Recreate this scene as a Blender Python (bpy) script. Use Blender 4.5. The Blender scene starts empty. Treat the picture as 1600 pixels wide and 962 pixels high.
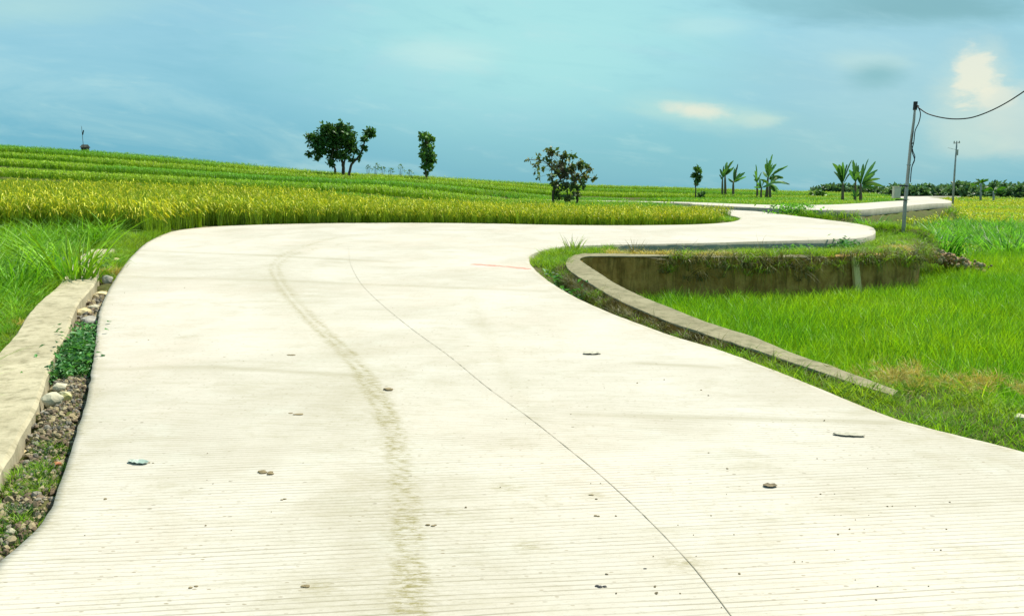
import bpy, math, random
import numpy as np
from mathutils import Vector, noise as mnoise
random.seed(7); RNG = np.random.default_rng(11)
R = math.radians
scene = bpy.context.scene
# ------------------------------------------------------------------ camera
F = 1232.0; W0, H0 = 1600, 962; HOR = 303.0; EYE = 1.6
PITCH = math.atan((H0 / 2 - HOR) / F)
cam_d = bpy.data.cameras.new("camera"); cam = bpy.data.objects.new("camera", cam_d)
scene.collection.objects.link(cam); scene.camera = cam
cam_d.sensor_fit = 'HORIZONTAL'; cam_d.sensor_width = 36.0; cam_d.lens = 36.0 * F / W0
cam_d.clip_start = 0.05; cam_d.clip_end = 9000
cam.location = (0, 0, EYE); cam.rotation_euler = (math.pi / 2 - PITCH, 0, 0)
# ------------------------------------------------------------------ light
SUN_EL, SUN_AZ = R(60), R(52)          # azimuth measured from +Y towards +X
sd = bpy.data.lights.new("sun", 'SUN'); sun = bpy.data.objects.new("sun", sd); scene.collection.objects.link(sun)
sd.energy = 4.2; sd.angle = R(0.6); sd.color = (1.0, 0.95, 0.82)
dirv = Vector((math.sin(SUN_AZ) * math.cos(SUN_EL), math.cos(SUN_AZ) * math.cos(SUN_EL), math.sin(SUN_EL)))
sun.rotation_euler = dirv.to_track_quat('Z', 'Y').to_euler(); sun.location = (0, 0, 50)
vs = scene.view_settings
vs.view_transform = 'Standard'; vs.look = 'None'; vs.gamma = 1.0; vs.exposure = 0.8
vs.use_curve_mapping = False
SKY_GAIN = 0.1
# ------------------------------------------------------------------ node helpers
class NT:
    def __init__(s, tree): s.t = tree; s.n = tree.nodes; s.l = tree.links
    def new(s, typ, **kw):
        n = s.n.new(typ)
        for k, v in kw.items(): setattr(n, k, v)
        return n
    def put(s, sock, v):
        if isinstance(v, bpy.types.NodeSocket): s.l.new(v, sock)
        elif isinstance(v, (tuple, list)):
            sock.default_value = tuple(v) + ((1.0,) if len(v) == 3 and len(sock.default_value) == 4 else ())
        else: sock.default_value = v
    def m(s, op, a, b=0.0, c=None, clamp=False):
        n = s.new('ShaderNodeMath', operation=op); n.use_clamp = clamp
        s.put(n.inputs[0], a); s.put(n.inputs[1], b)
        if c is not None: s.put(n.inputs[2], c)
        return n.outputs[0]
    def mix(s, f, a, b, mode='MIX'):
        n = s.new('ShaderNodeMix', data_type='RGBA', blend_type=mode)
        s.put(n.inputs[0], f); s.put(n.inputs[6], a); s.put(n.inputs[7], b)
        return n.outputs[2]
    def ramp(s, v, a, b, lo=0.0, hi=1.0, smooth=True):
        n = s.new('ShaderNodeMapRange'); n.interpolation_type = 'SMOOTHSTEP' if smooth else 'LINEAR'; n.clamp = True
        for i, q in enumerate((v, a, b, lo, hi)): s.put(n.inputs[i], q)
        return n.outputs[0]
    def noise(s, vec, scale, detail=4, rough=0.55, dist=0.0):
        n = s.new('ShaderNodeTexNoise'); s.put(n.inputs['Vector'], vec)
        n.inputs['Scale'].default_value = scale; n.inputs['Detail'].default_value = detail
        n.inputs['Roughness'].default_value = rough; n.inputs['Distortion'].default_value = dist
        return n.outputs[0]
    def scalev(s, vec, sc):
        n = s.new('ShaderNodeMapping'); s.put(n.inputs[0], vec); n.inputs[3].default_value = sc
        return n.outputs[0]
# ------------------------------------------------------------------ sky
world = bpy.data.worlds.new("World"); scene.world = world; world.use_nodes = True
wt = NT(world.node_tree); wt.n.clear()
out = wt.new('ShaderNodeOutputWorld'); bg = wt.new('ShaderNodeBackground'); wt.l.new(bg.outputs[0], out.inputs[0])
sky = wt.new('ShaderNodeTexSky', sky_type='NISHITA'); sky.sun_disc = False
sky.sun_elevation = SUN_EL; sky.sun_rotation = SUN_AZ; sky.air_density = 1.3; sky.dust_density = 1.0; sky.ozone_density = 1.5
tc = wt.new('ShaderNodeTexCoord'); sep = wt.new('ShaderNodeSeparateXYZ'); wt.l.new(tc.outputs['Generated'], sep.inputs[0])
dx, dy, dz = sep.outputs
ysafe = wt.m('MAXIMUM', dy, 0.08)
U = wt.m('DIVIDE', dx, ysafe); V = wt.m('DIVIDE', dz, ysafe)          # direction of the sky, ahead = +Y
vecn = wt.new('ShaderNodeCombineXYZ'); wt.l.new(U, vecn.inputs[0]); wt.l.new(wt.m('MULTIPLY', V, 2.2), vecn.inputs[1]); wt.l.new(dz, vecn.inputs[2])
n_big = wt.noise(vecn.outputs[0], 2.6, 6, 0.55, 0.3)
n_mid = wt.noise(vecn.outputs[0], 7.5, 7, 0.6, 0.4)
n_fine = wt.noise(vecn.outputs[0], 20, 8, 0.62, 0.2)
def blob(px, py, sx, sy, amt=0.9, nz=None, lo=1.0, hi=0.15, tilt=0.0):
    u0, v0 = (px - 800) / F, (HOR - py) / F
    du = wt.m('SUBTRACT', U, u0); dv = wt.m('SUBTRACT', V, v0)
    if tilt: dv = wt.m('SUBTRACT', dv, wt.m('MULTIPLY', du, tilt))
    du = wt.m('DIVIDE', du, sx / F); dv = wt.m('DIVIDE', dv, sy / F)
    r = wt.m('SQRT', wt.m('ADD', wt.m('MULTIPLY', du, du), wt.m('MULTIPLY', dv, dv)))
    r = wt.m('ADD', r, wt.m('MULTIPLY', wt.m('SUBTRACT', nz or n_mid, 0.5), amt))
    return wt.ramp(r, lo, hi)
G_ = 1.0 / (SKY_GAIN * 2 ** 0.8)
def sc3(r, g, b):   # sRGB 0..255 of the cloud deck, to radiance
    f = lambda c: ((c / 255 + 0.055) / 1.055) ** 2.4 if c > 10 else c / 255 / 12.92
    return (f(r) * G_, f(g) * G_, f(b) * G_)
stv = wt.new('ShaderNodeCombineXYZ'); wt.l.new(U, stv.inputs[0]); wt.l.new(wt.m('ADD', wt.m('MULTIPLY', V, 4.5), wt.m('MULTIPLY', U, .5)), stv.inputs[1])
n_str = wt.noise(stv.outputs[0], 3.2, 8, 0.6, 0.6)
n_str2 = wt.noise(stv.outputs[0], 9.0, 8, 0.62, 0.3)
Vn = wt.m('ADD', V, wt.m('MULTIPLY', wt.m('SUBTRACT', n_str, 0.5), 0.22))
L = lambda d, f, c: wt.mix(f, d, c)
M = lambda a_, k: wt.m('MULTIPLY', a_, k)
deck = wt.mix(wt.ramp(Vn, -0.02, 0.22), sc3(102, 177, 204), sc3(150, 203, 222))
deck = L(deck, M(blob(120, 240, 640, 120, 0.5, n_str), 0.7), sc3(92, 170, 203))
deck = L(deck, M(blob(820, 50, 520, 230, 0.9, n_str), 0.9), sc3(172, 228, 227))
deck = L(deck, M(blob(1180, 250, 640, 90, 0.7, n_str), 0.55), sc3(122, 190, 207))
deck = L(deck, M(wt.ramp(n_str, 0.5, 0.72), 0.38), sc3(184, 222, 226))
deck = L(deck, M(wt.ramp(n_str, 0.5, 0.28), 0.30), sc3(112, 178, 204))
deck = L(deck, M(wt.ramp(n_str2, 0.52, 0.75), 0.30), sc3(194, 228, 228))
deck = L(deck, M(wt.ramp(n_str2, 0.48, 0.26), 0.18), sc3(120, 182, 204))
deck = L(deck, M(blob(70, 25, 270, 42, 0.9, n_str2), 0.6), sc3(182, 222, 220))
deck = L(deck, M(blob(200, -2, 160, 22, 0.8, n_str2), 0.6), sc3(140, 186, 212))
deck = L(deck, M(blob(1420, 150, 420, 180, 0.8, n_str), 0.6), sc3(164, 200, 212))
deck = L(deck, M(blob(1400, 24, 330, 44, 0.8, n_str2), 0.9), sc3(118, 168, 178))
deck = L(deck, M(blob(1240, 20, 160, 26, 0.9, n_str2), 0.5), sc3(136, 188, 198))
deck = L(deck, M(blob(1460, -12, 110, 24, 0.8, n_str2), 0.8), sc3(205, 224, 205))
deck = L(deck, M(blob(1335, 106, 95, 26, 1.2, n_str2), 0.65), sc3(186, 216, 216))
deck = L(deck, M(blob(1352, 126, 70, 30, 1.1), 0.85), sc3(124, 176, 188))
deck = L(deck, M(blob(1090, 182, 170, 34, 1.1, n_str2, 1.0, 0.1, -0.12), 0.65), sc3(190, 224, 216))
deck = L(deck, M(blob(1080, 177, 70, 18, 1.3, n_fine, 1.0, 0.2, -0.12), 0.9), sc3(232, 230, 212))
deck = L(deck, M(blob(1180, 190, 50, 16, 1.3, n_fine, 1.0, 0.2), 0.5), sc3(210, 226, 212))
deck = L(deck, M(blob(1500, 150, 95, 100, 1.5, n_mid, 1.0, .2), 0.6), sc3(206, 220, 212))
deck = L(deck, M(blob(1498, 125, 44, 50, 1.9, n_fine, 1.0, .35), 0.85), sc3(240, 233, 212))
deck = L(deck, M(blob(1530, 160, 50, 26, 1.7, n_fine, 1.0, .4), 0.7), sc3(240, 232, 212))
deck = L(deck, M(blob(1580, 190, 70, 70, 1.4, n_mid, 1.0, .3), 0.6), sc3(206, 216, 212))
deck = L(deck, M(blob(1505, 232, 80, 26, 1.3, n_mid), 0.6), sc3(194, 216, 214))
deck = L(deck, M(blob(700, 95, 130, 36, 1.4, n_str2), 0.5), sc3(208, 236, 230))
deck = L(deck, M(blob(1090, 55, 110, 24, 1.3, n_str2), 0.4), sc3(196, 230, 228))
tint = wt.mix(1.0, sky.outputs[0], (0.75, 1.05, 0.9), 'MULTIPLY')
cover = wt.ramp(dz, 0.35, 0.75, 0.88, 0.35)
wt.l.new(wt.mix(cover, tint, deck), bg.inputs[0]); bg.inputs[1].default_value = SKY_GAIN
# ------------------------------------------------------------------ projection helpers
cp, sp = math.cos(PITCH), math.sin(PITCH)
def ray(px, py):
    a = (px - 800) / F; b = (481 - py) / F
    return np.array([a, cp + b * sp, -sp + b * cp])
def P(px, py, Y):
    r = ray(px, py); t = Y / r[1]; return np.array([r[0] * t, Y, EYE + r[2] * t])
_YK = np.array([-50, 0, 24, 30, 38, 48, 60, 90, 200, 4000.]); _ZK = np.array([-1.3, 0, .624, .76, .93, 1.05, 1.13, 1.15, 1.0, 0.6])
def zr(Y): return np.interp(Y, _YK, _ZK)
def U_(px, py, zf=None, y0=1.0, y1=140):
    zf = zf or zr; r = ray(px, py)
    ys = np.arange(y0, y1, 0.05); zz = EYE + r[2] * ys / r[1]
    k = np.argmax(zz < zf(ys)) if np.any(zz < zf(ys)) else len(ys) - 1
    return P(px, py, ys[k])
def XY(pts, zf=None): return np.array([U_(a, b, zf)[:2] for a, b in pts])
def smooth(pts, n):
    p = np.array(pts, float); d = np.r_[0, np.cumsum(np.linalg.norm(np.diff(p, axis=0), axis=1))]
    pe = np.vstack([2 * p[0] - p[1], p, 2 * p[-1] - p[-2]]); out = []
    for s in np.linspace(0, len(p) - 1 - 1e-6, n):
        i = int(s); t = s - i; a, b, c, e = pe[i], pe[i + 1], pe[i + 2], pe[i + 3]
        out.append(0.5 * (2 * b + (c - a) * t + (2 * a - 5 * b + 4 * c - e) * t * t + (3 * b - a - 3 * c + e) * t ** 3))
    return np.array(out)
def resample(p, step=None, n=None):
    p = np.array(p, float); d = np.r_[0, np.cumsum(np.linalg.norm(np.diff(p, axis=0), axis=1))]
    n = n or max(2, int(d[-1] / step)); s = np.linspace(0, d[-1], n)
    return np.stack([np.interp(s, d, p[:, k]) for k in range(p.shape[1])], 1)
def dist_poly(X, Y, line):
    best = np.full(np.shape(X), 1e9)
    for a, b in zip(line[:-1], line[1:]):
        ab = b - a; L = ab @ ab + 1e-12
        t = np.clip(((X - a[0]) * ab[0] + (Y - a[1]) * ab[1]) / L, 0, 1)
        best = np.minimum(best, np.hypot(X - a[0] - t * ab[0], Y - a[1] - t * ab[1]))
    return best
def inside(X, Y, poly):
    r = np.zeros(np.shape(X), bool); n = len(poly)
    for i in range(n):
        x1, y1 = poly[i]; x2, y2 = poly[(i + 1) % n]
        if y1 == y2: continue
        c = ((y1 > Y) != (y2 > Y)) & (X < (x2 - x1) * (Y - y1) / (y2 - y1) + x1)
        r ^= c
    return r
def sstep(a, b, x): t = np.clip((x - a) / (b - a), 0, 1); return t * t * (3 - 2 * t)
_perm = np.random.default_rng(3).random((256, 256))
def vnoise(X, Y, s=1.0):
    x = np.asarray(X) * s + 1000; y = np.asarray(Y) * s + 1000; xi = np.floor(x).astype(int); yi = np.floor(y).astype(int)
    fx = x - xi; fy = y - yi; fx = fx * fx * (3 - 2 * fx); fy = fy * fy * (3 - 2 * fy)
    g = lambda i, j: _perm[(i) % 256, (j) % 256]
    return (g(xi, yi) * (1 - fx) + g(xi + 1, yi) * fx) * (1 - fy) + (g(xi, yi + 1) * (1 - fx) + g(xi + 1, yi + 1) * fx) * fy
# ------------------------------------------------------------------ layout (plan)
pairs = [((75, 800), (1600, 710)), ((120, 680), (1400, 655)), ((140, 600), (1260, 600)), ((150, 530), (1130, 550)),
 ((158, 480), (1040, 522)), ((180, 435), (960, 492)), ((208, 399), (900, 465)), ((240, 373), (858, 440)), ((290, 358), (834, 420)),
 ((400, 351), (827, 408)), ((600, 348), (830, 398)), ((760, 349), (850, 391)), ((850, 351), (885, 385)), ((950, 352), (970, 382)),
 ((1040, 351.5), (1080, 380)), ((1100, 350), (1190, 377.5)), ((1135, 347.5), (1300, 374)), ((1150, 345), (1350, 371)), ((1156, 342), (1368, 363)),
 ((1150, 339), (1352, 352)), ((1130, 335), (1280, 342)), ((1100, 330), (1190, 331)), ((1060, 324), (1110, 322.5)), ((1000, 318), (1030, 316.2)), ((950, 315.5), (985, 314.2))]
Lp = [(1.5, -5.0), (-.95, -0.6), (-1.85, 1.9), (-2.12, 3.04)]; Rp = [(7.6, -4.5), (5.0, 0.0), (4.0, 2.1), (3.4, 3.4)]
for i, (a, b) in enumerate(pairs):
    Lp.append(tuple(U_(*a)[:2])); Rp.append(tuple(U_(*b)[:2]) if b else (3.75, 2.6))
Ls, Rs = smooth(Lp, 420), smooth(Rp, 420)
mid = (Ls + Rs) / 2; md = np.r_[0, np.cumsum(np.linalg.norm(np.diff(mid, axis=0), axis=1))]
ss = [0.0]
while ss[-1] < md[-1]:
    y = np.interp(ss[-1], md, mid[:, 1]); ss.append(ss[-1] + (0.045 if y < 9 else 0.12 if y < 16 else 0.3))
ss = np.array(ss[:-1])
Ls = np.stack([np.interp(ss, md, Ls[:, k]) for k in (0, 1)], 1); Rs = np.stack([np.interp(ss, md, Rs[:, k]) for k in (0, 1)], 1)
_rg = (Rs - Ls) / np.linalg.norm(Rs - Ls, axis=1)[:, None]
_wl = lambda q, k: (.012 * (vnoise(q[:, 0] + k, q[:, 1], 2.3) - .5) + .014 * (vnoise(q[:, 0] + k, q[:, 1], 9) - .5))[:, None]
Ls = Ls + _rg * _wl(Ls, 0); Rs = Rs + _rg * _wl(Rs, 50)
near_poly = np.vstack([Ls, Rs[::-1]])
# raised far road
zf2 = lambda Y: zr(Y) + .15
up_ = lambda a, b: tuple(U_(a, b, zf2)[:2])
fn = smooth([up_(1330, 328.5), up_(1360, 327), up_(1420, 321.5), up_(1450, 318.5), up_(1487, 314.6), (42, 80), (62, 110)], 60)
far_n = np.vstack([smooth([(-2.5, 52.8), up_(1040, 316.6), up_(1085, 319.5), up_(1150, 323), up_(1220, 326), up_(1280, 328.3)], 50), fn])
far_f = smooth([(-2.0, 56), up_(1050, 315.2), up_(1100, 316.6), up_(1150, 318.6), up_(1220, 320.3), up_(1290, 320), up_(1340, 318), up_(1380, 315), up_(1420, 312), (34, 72), (41, 90), (60, 114)], 110)
far_n = resample(far_n, n=110); far_f = resample(far_f, n=110)
far_poly = np.vstack([far_n, far_f[::-1]])
# right retaining wall
zc = lambda Y: 0.065 + 0.0195 * np.asarray(Y)
co = XY([(1418, 604), (1373, 596), (1290, 577), (1237, 561), (1191, 548), (1144, 534), (1097, 520), (1050, 504), (1000, 484), (959, 465), (925, 445), (893, 425)], zc)
ci = XY([(1421, 600), (1373, 586), (1300, 566), (1237, 548), (1175, 524), (1112, 506), (1050, 482), (1000, 462), (962, 443), (931, 423), (913, 411)], zc)
tip_o = XY([(884, 413), (890, 402), (910, 396)], zc); tip_i = XY([(906, 405), (916, 400.5)], zc)
fw = np.array([[3.0, 15.7], [5.0, 15.9], [7.0, 16.5], [8.7, 17.3], [9.5, 18.3], [10.05, 19.6], [10.35, 21.0]])   # face of the far leg
inner = smooth(np.vstack([ci, tip_i, [[2.0, 15.75]], fw]), 260)
outer = smooth(np.vstack([co, tip_o, [[2.1, 16.3]], fw + np.array([-.12, .42])]), 260)
inner = resample(inner, n=240); outer = resample(outer, n=240)
def wall_top(Y, X): return np.where(X < 3.0, zc(Y), np.maximum(zc(Y) - 0.018 * (X - 3.0), 0.2))
wall_mid = (inner + outer) / 2
# left kerb
kr = smooth(XY([(6, 725), (22, 697), (41, 665), (59, 628), (69, 600), (75, 580), (89, 543), (106, 515), (115, 487), (128, 465), (147, 443), (156, 418), (163, 402), (180, 388)]), 120)
kr = np.vstack([kr[0] + (kr[0] - kr[4]) / np.linalg.norm(kr[0] - kr[4]) * np.array([[4.5], [2.5], [1.0]]), kr])
kr = resample(smooth(kr, 200), n=150)
tg = np.gradient(kr, axis=0); tg /= np.linalg.norm(tg, axis=1)[:, None]; kl = kr + np.stack([-tg[:, 1], tg[:, 0]], 1) * 0.47
kerb_poly = np.vstack([kr, kl[::-1]])
# low land (paddies below the road)
low_poly = np.vstack([[[9.5, -30], [7.2, -3], [5.6, 3.2], [4.3, 5.6], [3.5, 6.3]], wall_mid[4:],
    [[11.2, 22.3], [12.9, 24.0], [12.6, 25.6], [11.2, 26.6], [9.4, 28.4], [8.6, 30.4], [9.2, 31.0], [12.0, 31.2]], fn[4:] + np.array([.3, -.3]), [[70, 110], [900, 900], [900, -30]]])
low_edge = low_poly[:-2]
def Hc(X): return np.interp(X, [-400, -90, -48.7, -36, -18, -6, 3, 12, 20, 30, 42, 400], [9, 8.4, 5.75, 4.95, 3.3, 2.7, 2.25, 2.0, 1.75, 1.45, 1.05, .9])
def bench(X, Y):
    Y0 = np.interp(X, [-40, -20, -8, 3, 8, 30], [23, 24, 26, 49, 51, 56]); base = zr(Y) - 0.10
    t = np.clip((Y - Y0) / (76 - Y0), 0, 1)
    far = np.clip((Y - 76) / 100, 0, 5)
    h = base + t * (np.maximum(Hc(X * 76 / np.maximum(Y, 30)) * .35 + Hc(X) * .65, base) - base) - far * np.interp(X, [-50, 10, 30], [2.0, .5, 0])
    return h, t
NB = 5.0
def benches(X, Y):
    h, t = bench(X, Y); Y0 = np.interp(X, [-40, -20, -8, 3, 8, 30], [23, 24, 26, 49, 51, 56])
    yy = Y + 1.6 * (vnoise(X, Y, .05) - .5) + .5 * (vnoise(X, Y, .3) - .5)
    u = np.clip((yy - 34) / 42 * NB, -2, 40) + .012 * X; fl = np.floor(u); return h, t, u, fl, u - fl
def high(X, Y):
    h, t, u, fl, fr = benches(X, Y)
    yb = (fl - .012 * X) / NB * 42 + 34; ye = (fl + 1 - .012 * X) / NB * 42 + 34
    hb, _ = bench(X, yb); he, _ = bench(X, ye)
    q = hb * .9 + h * .1 + (he - hb) * .9 * sstep(0.78, 0.97, fr)
    w = sstep(.04, .10, t) * (Y < 76) * (u > 0)
    g = h * (1 - w) + q * w
    left = np.where(Y < 25, np.clip(-X - 7, 0, 30) * 0.05 * sstep(4, 20, Y), 0)
    return g + left
def low(X, Y):
    b = np.interp(Y, [-50, 19, 24, 30, 40, 55, 90, 130, 300], [-.7, -.7, -.5, -.28, -.05, .1, .3, .4, .4])
    return b
def ground(X, Y):
    X = np.asarray(X, float); Y = np.asarray(Y, float)
    hi = high(X, Y); lo = low(X, Y)
    near = (X > -20) & (X < 80) & (Y < 115)
    il = np.zeros(X.shape, bool); dd = np.full(X.shape, 50.0); rd = np.full(X.shape, 50.0); fd = rd.copy(); kd = rd.copy(); wd = rd.copy()
    ir = il.copy(); iff = il.copy(); ik = il.copy()
    il = inside(X, Y, low_poly)
    xn, yn = X[near], Y[near]
    dd[near] = dist_poly(xn, yn, low_edge[::2]); rd[near] = dist_poly(xn, yn, np.vstack([Ls[::4], Ls[-1:]])) ; rd[near] = np.minimum(rd[near], dist_poly(xn, yn, np.vstack([Rs[::4], Rs[-1:]])))
    ir[near] = inside(xn, yn, near_poly[::2]); iff[near] = inside(xn, yn, far_poly); fd[near] = np.minimum(dist_poly(xn, yn, far_n[::2]), dist_poly(xn, yn, far_f[::2]))
    kd[near] = dist_poly(xn, yn, kr[::3]); ik[near] = inside(xn, yn, kerb_poly); wd[near] = dist_poly(xn, yn, wall_mid[::4])
    sd_ = np.where(il, dd, -dd)
    on_wall = wd < 0.6
    k = np.where(on_wall, sstep(-.06, .06, sd_), sstep(-.35, .5, sd_))
    bump = 0.05 * (vnoise(X, Y, 1.3) - .5) + 0.03 * (vnoise(X, Y, 4.1) - .5)
    # verge between road and wall: a shallow ditch
    wtop = wall_top(Y, X)
    verge = np.where(wd < 3.5, np.minimum(hi, np.where(X < 2.2, zr(Y) - 0.05 - 0.28 * sstep(0.0, .35, rd) * (X < 1.9) * sstep(15, 13.5, Y) * sstep(5.2, 6.5, Y), wtop - .03 + (zr(Y) - .27 - wtop) * np.clip((wd - .2) / 1.6, 0, 1))), hi)
    hi2 = np.where((wd < 3.5) & ~il & ~ir, verge, hi)
    # left gutter between kerb and road
    gut = (kd < 1.6) & (X > np.interp(Y, kr[:, 1], kr[:, 0])) & ~ik & ~ir & (X < 1.5) & (Y < 15.5)
    hi2 = np.where(gut, zr(Y) - np.interp(Y, [3, 5, 8, 11.5, 14.2], [.03, .05, .12, .15, .0]) - .03, hi2)
    hi2 = np.where((kd < 2.2) & ~gut & ~ir & (Y < 15), zr(Y) - 0.12, hi2)
    # gentle berm where the near wall ends
    g = hi2 * (1 - k) + lo * k + bump
    g = np.where(ir | (rd < .05), np.minimum(g, zr(Y) - .13 - .1 * sstep(0, .3, rd) * ir), g)
    g = np.where(iff | (fd < .05), np.minimum(g, zr(Y) - .2), g)
    g = np.where(ik, zr(Y) - .25, g)
    return g
# ------------------------------------------------------------------ object helpers
C = scene.collection
def mesh_obj(name, V_, Fc, mats=(), parent=None, midx=None, smooth_=False, attrs=None, uv=None):
    me = bpy.data.meshes.new(name)
    V_ = np.asarray(V_, np.float32)
    if isinstance(Fc, np.ndarray) and Fc.ndim == 2:
        nf, k = Fc.shape
        me.vertices.add(len(V_)); me.vertices.foreach_set('co', V_.ravel())
        me.loops.add(nf * k); me.loops.foreach_set('vertex_index', Fc.astype(np.int32).ravel())
        me.polygons.add(nf); me.polygons.foreach_set('loop_start', np.arange(0, nf * k, k, dtype=np.int32))
        me.update(calc_edges=True)
    else: me.from_pydata([tuple(map(float, v)) for v in V_], [], [tuple(int(i) for i in f) for f in Fc]); me.update()
    for m_ in mats: me.materials.append(m_)
    if midx is not None: me.polygons.foreach_set('material_index', np.asarray(midx, np.int32))
    if smooth_: me.polygons.foreach_set('use_smooth', np.ones(len(me.polygons), bool))
    if attrs:
        for k_, a in attrs.items():
            at = me.attributes.new(k_, 'FLOAT', 'POINT'); at.data.foreach_set('value', np.asarray(a, np.float32))
    o = bpy.data.objects.new(name, me); C.objects.link(o)
    if parent: o.parent = parent
    return o
def tag(o, label=None, cat=None, group=None, kind=None):
    if label: o['label'] = label
    if cat: o['category'] = cat
    if group: o['group'] = group
    if kind: o['kind'] = kind
    return o
def empty(name, loc, label, cat, group=None):
    o = bpy.data.objects.new(name, None); C.objects.link(o); o.location = tuple(map(float, loc)); o.empty_display_size = .2
    return tag(o, label, cat, group)
class MB:
    def __init__(s): s.v = []; s.f = []; s.m = []
    def add(s, v, f, m=0):
        b = len(s.v); s.v += [tuple(map(float, q)) for q in v]; s.f += [tuple(i + b for i in q) for q in f]; s.m += [m] * len(f)
    def tube(s, pts, rad, seg=7, m=0, cap=True):
        pts = [Vector(p) for p in pts]; n = len(pts)
        rad = [rad] * n if not hasattr(rad, '__len__') else list(rad)
        v = []; ref = Vector((0.13, 0.97, 0.2))
        for i in range(n):
            d = (pts[min(i + 1, n - 1)] - pts[max(i - 1, 0)]).normalized()
            if abs(d.dot(ref)) > .95: ref = Vector((1, 0, 0))
            a = d.cross(ref).normalized(); b = d.cross(a)
            for k in range(seg):
                t = 2 * math.pi * k / seg; v.append(pts[i] + (a * math.cos(t) + b * math.sin(t)) * rad[i])
        f = [(i * seg + k, i * seg + (k + 1) % seg, (i + 1) * seg + (k + 1) % seg, (i + 1) * seg + k) for i in range(n - 1) for k in range(seg)]
        if cap: f += [tuple(range(seg))[::-1], tuple(range((n - 1) * seg, n * seg))]
        s.add(v, f, m)
    def box(s, c, d, rz=0, m=0, ch=0.0):
        x, y, z = d[0] / 2, d[1] / 2, d[2] / 2; v = []
        for sz in (-1, 1):
            for sx, sy in ((-1, -1), (1, -1), (1, 1), (-1, 1)):
                X_, Y_ = sx * x, sy * y; v.append((c[0] + X_ * math.cos(rz) - Y_ * math.sin(rz), c[1] + X_ * math.sin(rz) + Y_ * math.cos(rz), c[2] + sz * z))
        s.add(v, [(3, 2, 1, 0), (4, 5, 6, 7), (0, 1, 5, 4), (1, 2, 6, 5), (2, 3, 7, 6), (3, 0, 4, 7)], m)
    def build(s, name, mats, parent=None, sm=False, loc=None):
        v = s.v
        if loc is not None: v = [tuple(np.array(q) - np.array(loc)) for q in v]
        o = mesh_obj(name, v, s.f, mats if isinstance(mats, (list, tuple)) else [mats], parent, s.m, sm)
        if loc is not None and parent is None: o.location = tuple(map(float, loc))
        return o
# ------------------------------------------------------------------ materials
def base_mat(name, rough=0.8, spec=0.3):
    m_ = bpy.data.materials.new(name); m_.use_nodes = True; t = NT(m_.node_tree)
    b = t.n['Principled BSDF']; b.inputs['Roughness'].default_value = rough; b.inputs['Specular IOR Level'].default_value = spec
    geo = t.new('ShaderNodeNewGeometry'); return m_, t, b, geo.outputs['Position']
def bump(t, b, h, strength=.4, dist=.01):
    n = t.new('ShaderNodeBump'); n.inputs['Strength'].default_value = strength; n.inputs['Distance'].default_value = dist
    t.l.new(h, n.inputs['Height']); t.l.new(n.outputs[0], b.inputs['Normal'])
def plain(name, c1, c2, scale=3, rough=.8, bs=.3, bd=.01, spec=.3, metal=0.0):
    m_, t, b, pos = base_mat(name, rough, spec); n = t.noise(pos, scale, 6, .6)
    t.put(b.inputs['Base Color'], t.mix(t.ramp(n, .3, .7), c1, c2)); bump(t, b, t.noise(pos, scale * 6, 5, .6), bs, bd)
    b.inputs['Metallic'].default_value = metal
    return m_
def leaf(name, cols, transl=.45, wscale=.25, rough=.5, spec=.35, bright=.25):
    """cols: list of 3 colours mixed per clump and by broad noise over the field"""
    m_, t, b, pos = base_mat(name, rough, spec); oi = t.new('ShaderNodeObjectInfo').outputs['Random']
    n = t.noise(pos, wscale, 3, .5)
    c = t.mix(t.ramp(n, .35, .65), cols[0], cols[1])
    c = t.mix(t.ramp(oi, .55, 1.0, 0, .8, False), c, cols[2])
    n2 = t.noise(pos, 23, 2, .5)
    c = t.mix(t.ramp(n2, .3, .7, 0, bright), c, tuple(min(1, q * 1.9 + .01) for q in cols[2]))
    bv = t.new('ShaderNodeAttribute', attribute_name='tone_of_leaf').outputs['Fac']
    k_ = t.m('ADD', .5, t.m('MULTIPLY', bv, 1.0)); cc = t.new('ShaderNodeCombineXYZ'); [t.l.new(k_, q_) for q_ in cc.inputs]
    c = t.mix(1.0, c, cc.outputs[0], 'MULTIPLY')
    t.put(b.inputs['Base Color'], c)
    tr = t.new('ShaderNodeBsdfTranslucent'); t.put(tr.inputs[0], t.mix(1.0, c, (1.15, 1.1, .55), 'MULTIPLY'))
    mx = t.new('ShaderNodeMixShader'); mx.inputs[0].default_value = transl
    t.l.new(b.outputs[0], mx.inputs[1]); t.l.new(tr.outputs[0], mx.inputs[2]); t.l.new(mx.outputs[0], t.n['Material Output'].inputs[0])
    return m_
M_rice_g = leaf('rice_stalk', [(.17, .29, .012), (.20, .31, .015), (.13, .24, .01)], .42)
M_rice_y = leaf('rice_head', [(.50, .49, .015), (.38, .43, .015), (.58, .50, .02)], .35, bright=.3)
M_terr = leaf('terrace_rice', [(.15, .33, .012), (.24, .38, .015), (.11, .27, .01)], .5, .09)
M_terr2 = leaf('terrace_rice_green', [(.13, .33, .02), (.18, .36, .02), (.10, .27, .015)], .4, .09)
M_terr_y = leaf('terrace_rice_top', [(.26, .42, .02), (.38, .45, .03), (.20, .38, .02)], .4, .09)
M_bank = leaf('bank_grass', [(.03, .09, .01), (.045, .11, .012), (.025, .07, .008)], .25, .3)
M_paddy = leaf('young_rice', [(.19, .41, .008), (.32, .50, .010), (.13, .32, .008)], .38, .22)
M_grass = leaf('verge_grass', [(.16, .32, .012), (.25, .36, .02), (.11, .25, .012)], .5, .8)
M_tall = leaf('tall_grass', [(.15, .37, .012), (.24, .42, .015), (.09, .27, .012)], .35, .7)
M_cane = leaf('cane_grass', [(.10, .30, .025), (.15, .35, .03), (.07, .24, .02)], .5, .4)
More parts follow.
